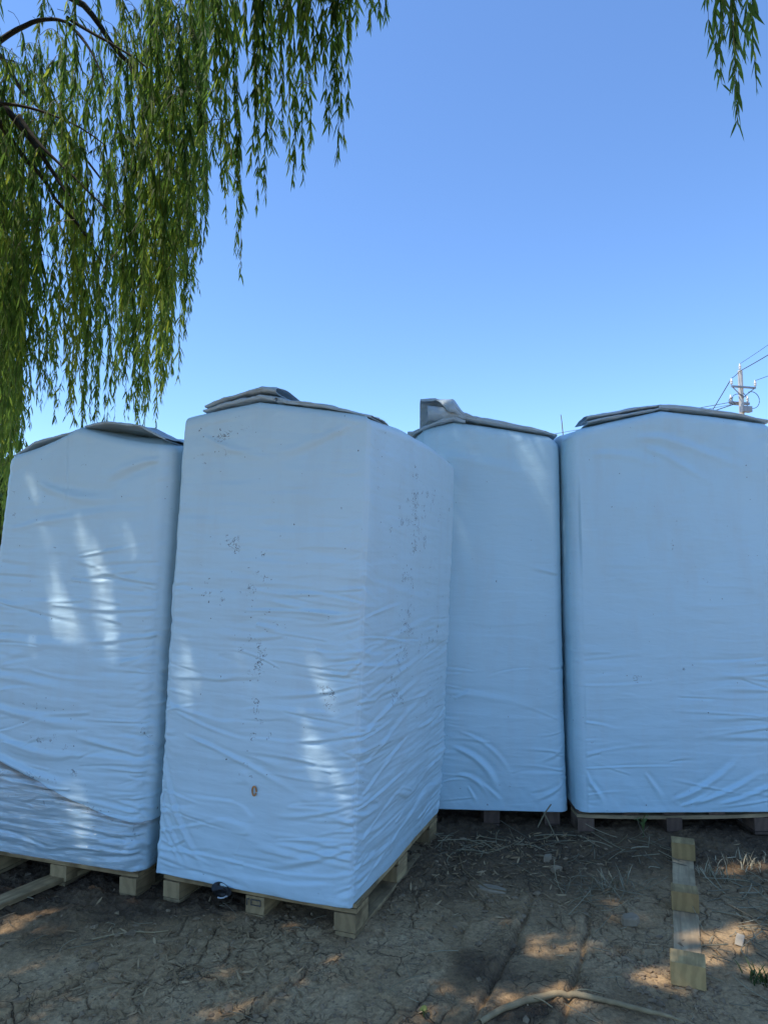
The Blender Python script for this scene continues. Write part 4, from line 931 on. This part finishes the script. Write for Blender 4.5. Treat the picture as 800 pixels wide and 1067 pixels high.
# small clods
mb = MB(); ico = bmesh.new(); bmesh.ops.create_icosphere(ico, subdivisions=1, radius=1.0); iv = np.array([v.co[:] for v in ico.verts]); it = np.array([[v.index for v in f.verts] for f in ico.faces]); ico.free()
CV, CT, nn_ = [], [], 0
P = scatter(2600, [(-2.3, 2.6, 2.0, 4.2), (-1.3, .2, 2.5, 3.3), (0, 1.3, 3.0, 4.2), (.9, 1.25, 2.3, 3.0)])
for k, p in enumerate(P):
    s_ = float(np.exp(r.gauss(-5.55, .6))); s_ = min(s_, .02)
    q = iv * (1 + .5 * RNG.normal(0, .5, (len(iv), 1))) * np.array([r.uniform(.8, 1.5), r.uniform(.8, 1.5), r.uniform(.5, .8)]) * s_
    CV.append(q + p + np.array([0, 0, s_ * .15])); CT.append(it + nn_); nn_ += len(iv)
tag(link('soil_clods', mesh_np('soil_clods', np.concatenate(CV), np.zeros((0, 4), int), [M_STONE], False, tris=np.concatenate(CT))), 'small crumbled clods of dry earth on the mud', 'clods', kind='stuff')
# flat pale chips seen as separate slabs
def slab(name, px, py, L, W, H, rz, mat, label, cat, group=None):
    p = at_z(px, py, 0); bm = bmesh.new(); n = 9; ring0 = []
    rr2 = random.Random(px)
    pts = [(math.cos(2 * math.pi * i / n) * L / 2 * rr2.uniform(.75, 1.1), math.sin(2 * math.pi * i / n) * W / 2 * rr2.uniform(.75, 1.1)) for i in range(n)]
    lo = [bm.verts.new((x, y, -.012)) for x, y in pts]; mi = [bm.verts.new((x * .97, y * .97, H * .7)) for x, y in pts]; hi = [bm.verts.new((x * .82, y * .82, H + rr2.uniform(-.003, .003))) for x, y in pts]
    for A_, B_ in ((lo, mi), (mi, hi)):
        for i in range(n): bm.faces.new((A_[i], A_[(i + 1) % n], B_[(i + 1) % n], B_[i]))
    bm.faces.new(hi); bm.faces.new(lo[::-1]); me = bpy.data.meshes.new(name); bm.to_mesh(me); bm.free(); me.materials.append(mat)
    o = link(name, me); o.location = (p[0], p[1], gz(p[0], p[1]) + .002); o.rotation_euler = (0, 0, rz); tag(o, label, cat, group); return o
M_SLAB = plain('dry mud slab', (0.30, 0.22, 0.135), .95, .2, 20, bump=.8)
slab('mud_slab', 512, 927, .20, .09, .010, -.5, M_SLAB, 'pale elongated slab of dried mud on the dark soil between the bales', 'mud slab', 'dried mud slabs on the soil')
slab('mud_slab', 656, 960, .09, .07, .022, .4, M_SLAB, 'small chunky pale mud slab left of the loose pallet runner', 'mud slab', 'dried mud slabs on the soil')
slab('mud_slab', 570, 895, .07, .04, .02, .9, M_SLAB, 'small upright grey mud slab under the gap between the rear bales', 'mud slab', 'dried mud slabs on the soil')
# wood chip by the runner
M_CHIP = wood_mat('pale chip', (.55, .45, .31), (.42, .33, .22), .8)
o = link('wood_chip', board_mesh('wood_chip', .085, .032, .006, M_CHIP, 5)); p = at_z(770, 977, .01); o.location = (p[0], p[1], gz(p[0], p[1]) + .012); o.rotation_euler = (.1, -.1, 1.0)
tag(o, 'pale bare wood chip on the mud by the pallet runner', 'wood chip')
# dry stalk across the foreground
mb = MB()
Q = np.array([at_z(x, y, .025) for x, y in ((500, 1066), (520, 1052), (548, 1042), (575, 1036), (598, 1036), (630, 1042), (662, 1048), (690, 1056), (712, 1064))]); t = np.linspace(0, 1, 9); tt2 = np.linspace(0, 1, 50)
Qd = np.stack([np.interp(tt2, t, Q[:, k]) for k in range(3)], -1); Qd[:, 2] = gz(Qd[:, 0], Qd[:, 1]) * .3 + .022; Qd = wobble(Qd, .02, 4, 5)
mb.tube(Qd, np.interp(tt2, [0, .3, .8, 1], [.009, .012, .008, .004]), 8, np.clip(.6 + fbm(tt2 * 30, tt2 * 0, 3), 0, 1).repeat(8)); stk = mb.build('stalk', M_STICK)
for k, f in enumerate((.25, .5)):
    mb = MB(); b = Qd[int(f * 49)]; mb.tube(bez([b, b + np.array([.03, .02, .02]), b + np.array([.09 + .03 * k, -.03 + .04 * k, -.006])], 6), np.linspace(.005, .002, 6), 5, .7); mb.build('side_shoot', M_STICK, stk)
tag(stk, 'bent dry tan stalk lying across the mud in the foreground', 'stalk')
mb = MB(); Q = np.array([at_z(x, y, .012) for x, y in ((96, 978), (118, 974), (140, 971), (160, 971), (176, 970))]); Q[:, 2] = gz(Q[:, 0], Q[:, 1]) + .008; mb.tube(Q, np.linspace(.004, .002, 5), 5, .8)
tag(mb.build('twig', M_STICK), 'thin pale twig lying on the mud in front of the left pallets', 'twig')
mb = MB(); Q = np.array([at_z(x, y, .01) for x, y in ((478, 890), (482, 905), (492, 917), (508, 926), (528, 930))]); Q[:, 2] = gz(Q[:, 0], Q[:, 1]) + .01; mb.tube(Q, .0035, 5, .15)
tag(mb.build('root', M_STICK), 'thin dark curved root on the soil beside the front bale', 'root')
# broken stems at the gap under the rear bales
mb = MB()
for pts in (((560, 862), (566, 848), (574, 838)), ((556, 872), (575, 868), (600, 872)), ((578, 872), (572, 858), (566, 846)), ((572, 872), (578, 885), (574, 896))):
    Q = np.array([at_y(x, y, 4.25) for x, y in pts]); Q[:, 2] = np.maximum(Q[:, 2], .01); mb.tube(bez(Q, 8), .004, 5, .35)
tag(mb.build('broken_stems', M_STRAW), 'broken dry brown stems poking out under the gap between the rear bales', 'stems')
# seedlings
def sprout(px, py, h, nb, spread, label, name='seedling', tone=.75):
    p = at_z(px, py, 0); p[2] = gz(p[0], p[1]); mb = MB()
    t = empty(name, tuple(p)); mb.tube(np.array([(0, 0, -.02), (.003, 0, h * .5), (0, .003, h * .75)]), .002, 5, .4); mb.build('stem', M_GRASS, t); mb = MB()
    for k in range(nb):
        az = k * 2.4 + .4; L = h * random.uniform(.5, .8); d = np.array([math.cos(az), math.sin(az) * .7, 0]) * spread; b = np.array([0, 0, h * random.uniform(.35, .75)])
        Q = bez([b, b + d * L * .5 + np.array([0, 0, L * .6]), b + d * L + np.array([0, 0, L * random.uniform(.1, .6)])], 7); side = np.cross(d, [0, 0, 1.]); side /= np.linalg.norm(side); wv = np.array([.003, .008, .010, .010, .008, .005, .0006])[:, None]
        V = np.stack([Q + side * wv, Q - np.array([0, 0, .003]), Q - side * wv], 1).reshape(-1, 3); mb.add(V, grid_quads(7, 3), tone + random.uniform(-.2, .2))
    mb.build('leaves', M_GRASS, t); tag(t, label, 'seedling'); return t
sprout(670, 876, .13, 5, .5, 'small green seedling in the shadow under the broad square bale')
sprout(441, 1062, .035, 4, .8, 'tiny green sprout on the cracked mud at the near edge')
def tuft(px, py, n, rad, h, label, tone=.5, mat=None):
    p = at_z(px, py, 0); p[2] = gz(p[0], p[1]); mb = MB()
    for k in range(n):
        b = p + np.array([random.gauss(0, rad), random.gauss(0, rad * .6), 0]); az = random.uniform(0, 6.28); L = h * random.uniform(.5, 1.2); d = np.array([math.cos(az), math.sin(az), 0]) * random.uniform(.2, .9)
        Q = bez([b - np.array([0, 0, .01]), b + d * L * .4 + np.array([0, 0, L * .5]), b + d * L + np.array([0, 0, L * random.uniform(.4, 1.0)])], 5); side = np.cross(d, [0, 0, 1.]); side /= np.linalg.norm(side) + 1e-9; wv = np.array([.0028, .003, .0026, .0018, .0003])[:, None]
        mb.add(np.stack([Q + side * wv, Q - side * wv], 1).reshape(-1, 3), grid_quads(5, 2), float(np.clip(tone + random.gauss(0, .2), 0, 1)))
    o = mb.build('grass_tuft', mat or M_GRASS); tag(o, label, 'grass tuft', 'grass tufts on the mud'); return o
tuft(782, 902, 90, .08, .07, 'straw yellow dry grass tuft in the sunny patch right of the pallet runner', .75, M_STRAW)
tuft(794, 1022, 60, .035, .06, 'small dark green grass tuft at the near right edge', .15)
tuft(640, 925, 26, .05, .10, 'sparse bleached grass tuft on dark soil before the broad bale', .5, M_STRAW)
tuft(748, 962 - 50, 40, .06, .08, 'dry straw coloured grass tuft close to the far end of the runner', .7, M_STRAW)

# reed stalk seen in the gap between the two rear bales
mb = MB(); p1 = at_y(588, 450, 6.4); p2 = at_y(584, 432, 6.4); Q = bez([(p1[0] + .05, 6.4, -.05), (p1[0] + .03, 6.4, 1.4), p1, p2], 14); mb.tube(Q, np.linspace(.012, .003, 14), 6, .2)
tag(mb.build('reed_stalk', M_STICK), 'thin bare reed stalk tip showing in the gap between the rear bales', 'reed')

# ------------------------------------------------------------------ utility poles, wires, far trees
def lathe(bm_mb, base, prof, n=12):
    th_ = np.arange(n) * 2 * math.pi / n; V = np.array([[(base[0] + r_ * math.cos(t), base[1] + r_ * math.sin(t), base[2] + z) for t in th_] for r_, z in prof]).reshape(-1, 3)
    bm_mb.add(V, grid_quads(len(prof), n, True))
def make_pole(loc, H, rz, label):
    t = empty('utility_pole', loc, rz); mb = MB(); lathe(mb, (0, 0, 0), [(.001, -.3), (.15, -.3), (.14, 0), (.090, H - .05), (.085, H), (.001, H + .01)], 16); mb.build('pole', M_CONC, t)
    def arm(z, x0, x1, hh=.045, dy=-.15):
        m = MB(); V = np.array([(x, dy + y, z + q) for x in (x0, x1) for y, q in ((-hh, -hh), (hh, -hh), (hh, hh), (-hh, hh))])
        m.add(V, [(0, 1, 5, 4), (1, 2, 6, 5), (2, 3, 7, 6), (3, 0, 4, 7), (3, 2, 1, 0), (4, 5, 6, 7)]); return m.build('crossarm', M_STEEL, t, False)
    arm(H - .72, -.56, .56, .035); arm(H - 1.30, -.42, .50, .05, .16)
    for x, y, z in ((-.56, -.15, H - .675), (.56, -.15, H - .675), (0, 0, H + .01), (-.36, .16, H - 1.25), (.44, .16, H - 1.25)):
        m = MB(); lathe(m, (x, y, z), [(.012, 0), (.02, .02), (.055, .05), (.05, .09), (.035, .10), (.06, .13), (.05, .18), (.03, .2), (.03, .27), (.001, .28)], 10); m.build('insulator', M_PORC, t)
    m = MB(); V = np.array([(x, y, z) for x in (-.22, .22) for y, z in ((-.33, H - 1.75), (-.13, H - 1.75), (-.13, H - 1.52), (-.33, H - 1.52))]); m.add(V, [(0, 1, 5, 4), (1, 2, 6, 5), (2, 3, 7, 6), (3, 0, 4, 7), (3, 2, 1, 0), (4, 5, 6, 7)]); m.build('switch_box', M_STEEL, t, False)
    m = MB()
    for (c, rx_, rz_, a0, a1, y) in ((.28, .36, .34, -1.5, 2.0, -.25), (.20, .26, .42, -1.8, 1.2, .2), (-.3, .3, .22, .6, 4.2, -.2), (-.15, .35, .15, 2.0, 5.2, .1)):
        th_ = np.linspace(a0, a1, 18); m.tube(np.array([(c + rx_ * math.cos(a), y, H - 1.25 + rz_ * math.sin(a)) for a in th_]), .014, 5)
    m.build('cable_loop', M_WIRE, t)
    m = MB(); m.tube(np.array([(-.55, -.15, H - .72), (-.2, -.12, H - .98), (0, -.1, H - 1.15)]), .02, 5); m.tube(np.array([(.55, -.15, H - .72), (.2, -.12, H - .98), (0, -.1, H - 1.15)]), .02, 5); m.build('brace', M_STEEL, t)
    tag(t, label, 'utility pole'); return t
PX = at_y(770.5, 386, 28.0); HP = PX[2]
make_pole((PX[0], PX[1], 0), HP, .25, 'concrete utility pole with crossarms rising behind the broad bale')
def wire(p0, p1, sag, label, rad=.014):
    p0 = np.array(p0, float); p1 = np.array(p1, float); t = np.linspace(0, 1, 40)[:, None]; P = p0 * (1 - t) + p1 * t; P[:, 2] -= (sag * 4 * t * (1 - t))[:, 0]
    m = MB(); m.tube(P, rad, 5); o = m.build('power_line', M_WIRE); tag(o, label, 'power line', 'power lines at the utility pole'); return o
nd = at_y(1080, 165, 13.0)
c_, s_ = math.cos(.25), math.sin(.25)
def pp(x, y, z): return np.array([PX[0] + x * c_ - y * s_, PX[1] + x * s_ + y * c_, z])
wire(pp(0, 0, HP + .27), nd + np.array([0, 0, .7]), .25, 'thin topmost power line climbing away from the utility pole tip', .009)
wire(pp(-.05, 0, HP - .05), nd, .25, 'thicker power line climbing just below the topmost one', .017)
wire(pp(.56, -.15, HP - .42), nd + np.array([.9, 0, -1.1]), .25, 'lowest power line climbing from the crossarm end', .012)
fd = at_y(690, 500, 75.0)
wire(pp(-.56, -.15, HP - .42), fd, .4, 'power line dropping from the left crossarm end behind the broad bale', .020)
wire(pp(-.05, 0, HP - .05), pp(-.56, -.15, HP - .40), .03, 'short jumper line between pole tip and left crossarm end', .014)
fe = at_y(300, 499, 75.0)
wire(pp(-.36, .16, HP - 1.28), fe, .1, 'thin level power line crossing the gap between the rear bales', .014)
wire(pp(-.36, .16, HP - 1.38), at_y(300, 506, 75.0), .1, 'lower thin power line just under the level one', .010)
wire(pp(-.36, .0, HP - 1.40), at_y(560, 478, 75.0), .3, 'sagging bundled power line left of the pole switch box', .020)
make_pole((nd[0], nd[1], 0), nd[2], .25, 'concrete utility pole nearer the camera carrying the climbing lines')
# far trees and the scrub that shows past the left bale
def far_tree(x, y, h, w, label, seed, dens=1.0):
    t = empty('field_tree', (x, y, 0)); r_ = random.Random(seed); mb = MB(); mb.tube(wobble(bez([(0, 0, -.2), (.1, 0, h * .3), (0, .1, h * .75)], 10), .2, seed), np.linspace(.18, .05, 10), 8); mb.build('trunk', M_BARK, t)
    g = np.random.default_rng(seed); n = int(5200 * dens); cl = g.normal(0, 1, (46, 3)); cl /= np.linalg.norm(cl, axis=1)[:, None]; cl *= g.uniform(.35, 1, (46, 1)) ** .5
    k = g.integers(0, 46, n); C = cl[k] * np.array([w, w, h * .38]) + np.array([0, 0, h * .6]) + g.normal(0, 1, (n, 3)) * np.array([.22, .22, .2]) * w * .55
    C = C[C[:, 2] > .4]; n = len(C); lv = Leaves(); D = g.normal(0, 1, (n, 3)) + np.array([0, 0, -.5]); D /= np.linalg.norm(D, axis=1)[:, None]
    lv.c = [C]; lv.d = [D]; lv.L = [g.uniform(.18, .42, n)]; lv.tone = [np.clip(g.normal(.45, .2, n) + (k[:n] % 5 - 2) * .06, 0, 1)]; lv.build('crown', M_FAR, t, .5)
    tag(t, label, 'tree', 'trees beyond the bales')
far_tree(-13.5, 23, 5.0, 2.4, 'bushy green field tree glimpsed past the left bale', 3)
far_tree(-18.0, 30, 6.5, 3.2, 'taller field tree standing further off past the left bale', 4)
mbF = Leaves(); g = np.random.default_rng(6); n = 70000; ang = g.uniform(0, 6.283, n); rad = g.uniform(110, 135, n)
hmax = 3.5 + 5 * (fbm(ang * 14, ang * 0, 50) + .5); C = np.stack([np.cos(ang) * rad, np.sin(ang) * rad, g.uniform(0, 1, n) ** .8 * hmax], -1)
D = g.normal(0, 1, (n, 3)); D /= np.linalg.norm(D, axis=1)[:, None]; mbF.c = [C]; mbF.d = [D]; mbF.L = [g.uniform(.5, 1.0, n)]; mbF.tone = [np.clip(g.normal(.4, .2, n), 0, 1)]
tag(mbF.build('far_wood', M_FAR, None, .6), 'low line of green trees far off around the field', 'wood', kind='stuff')
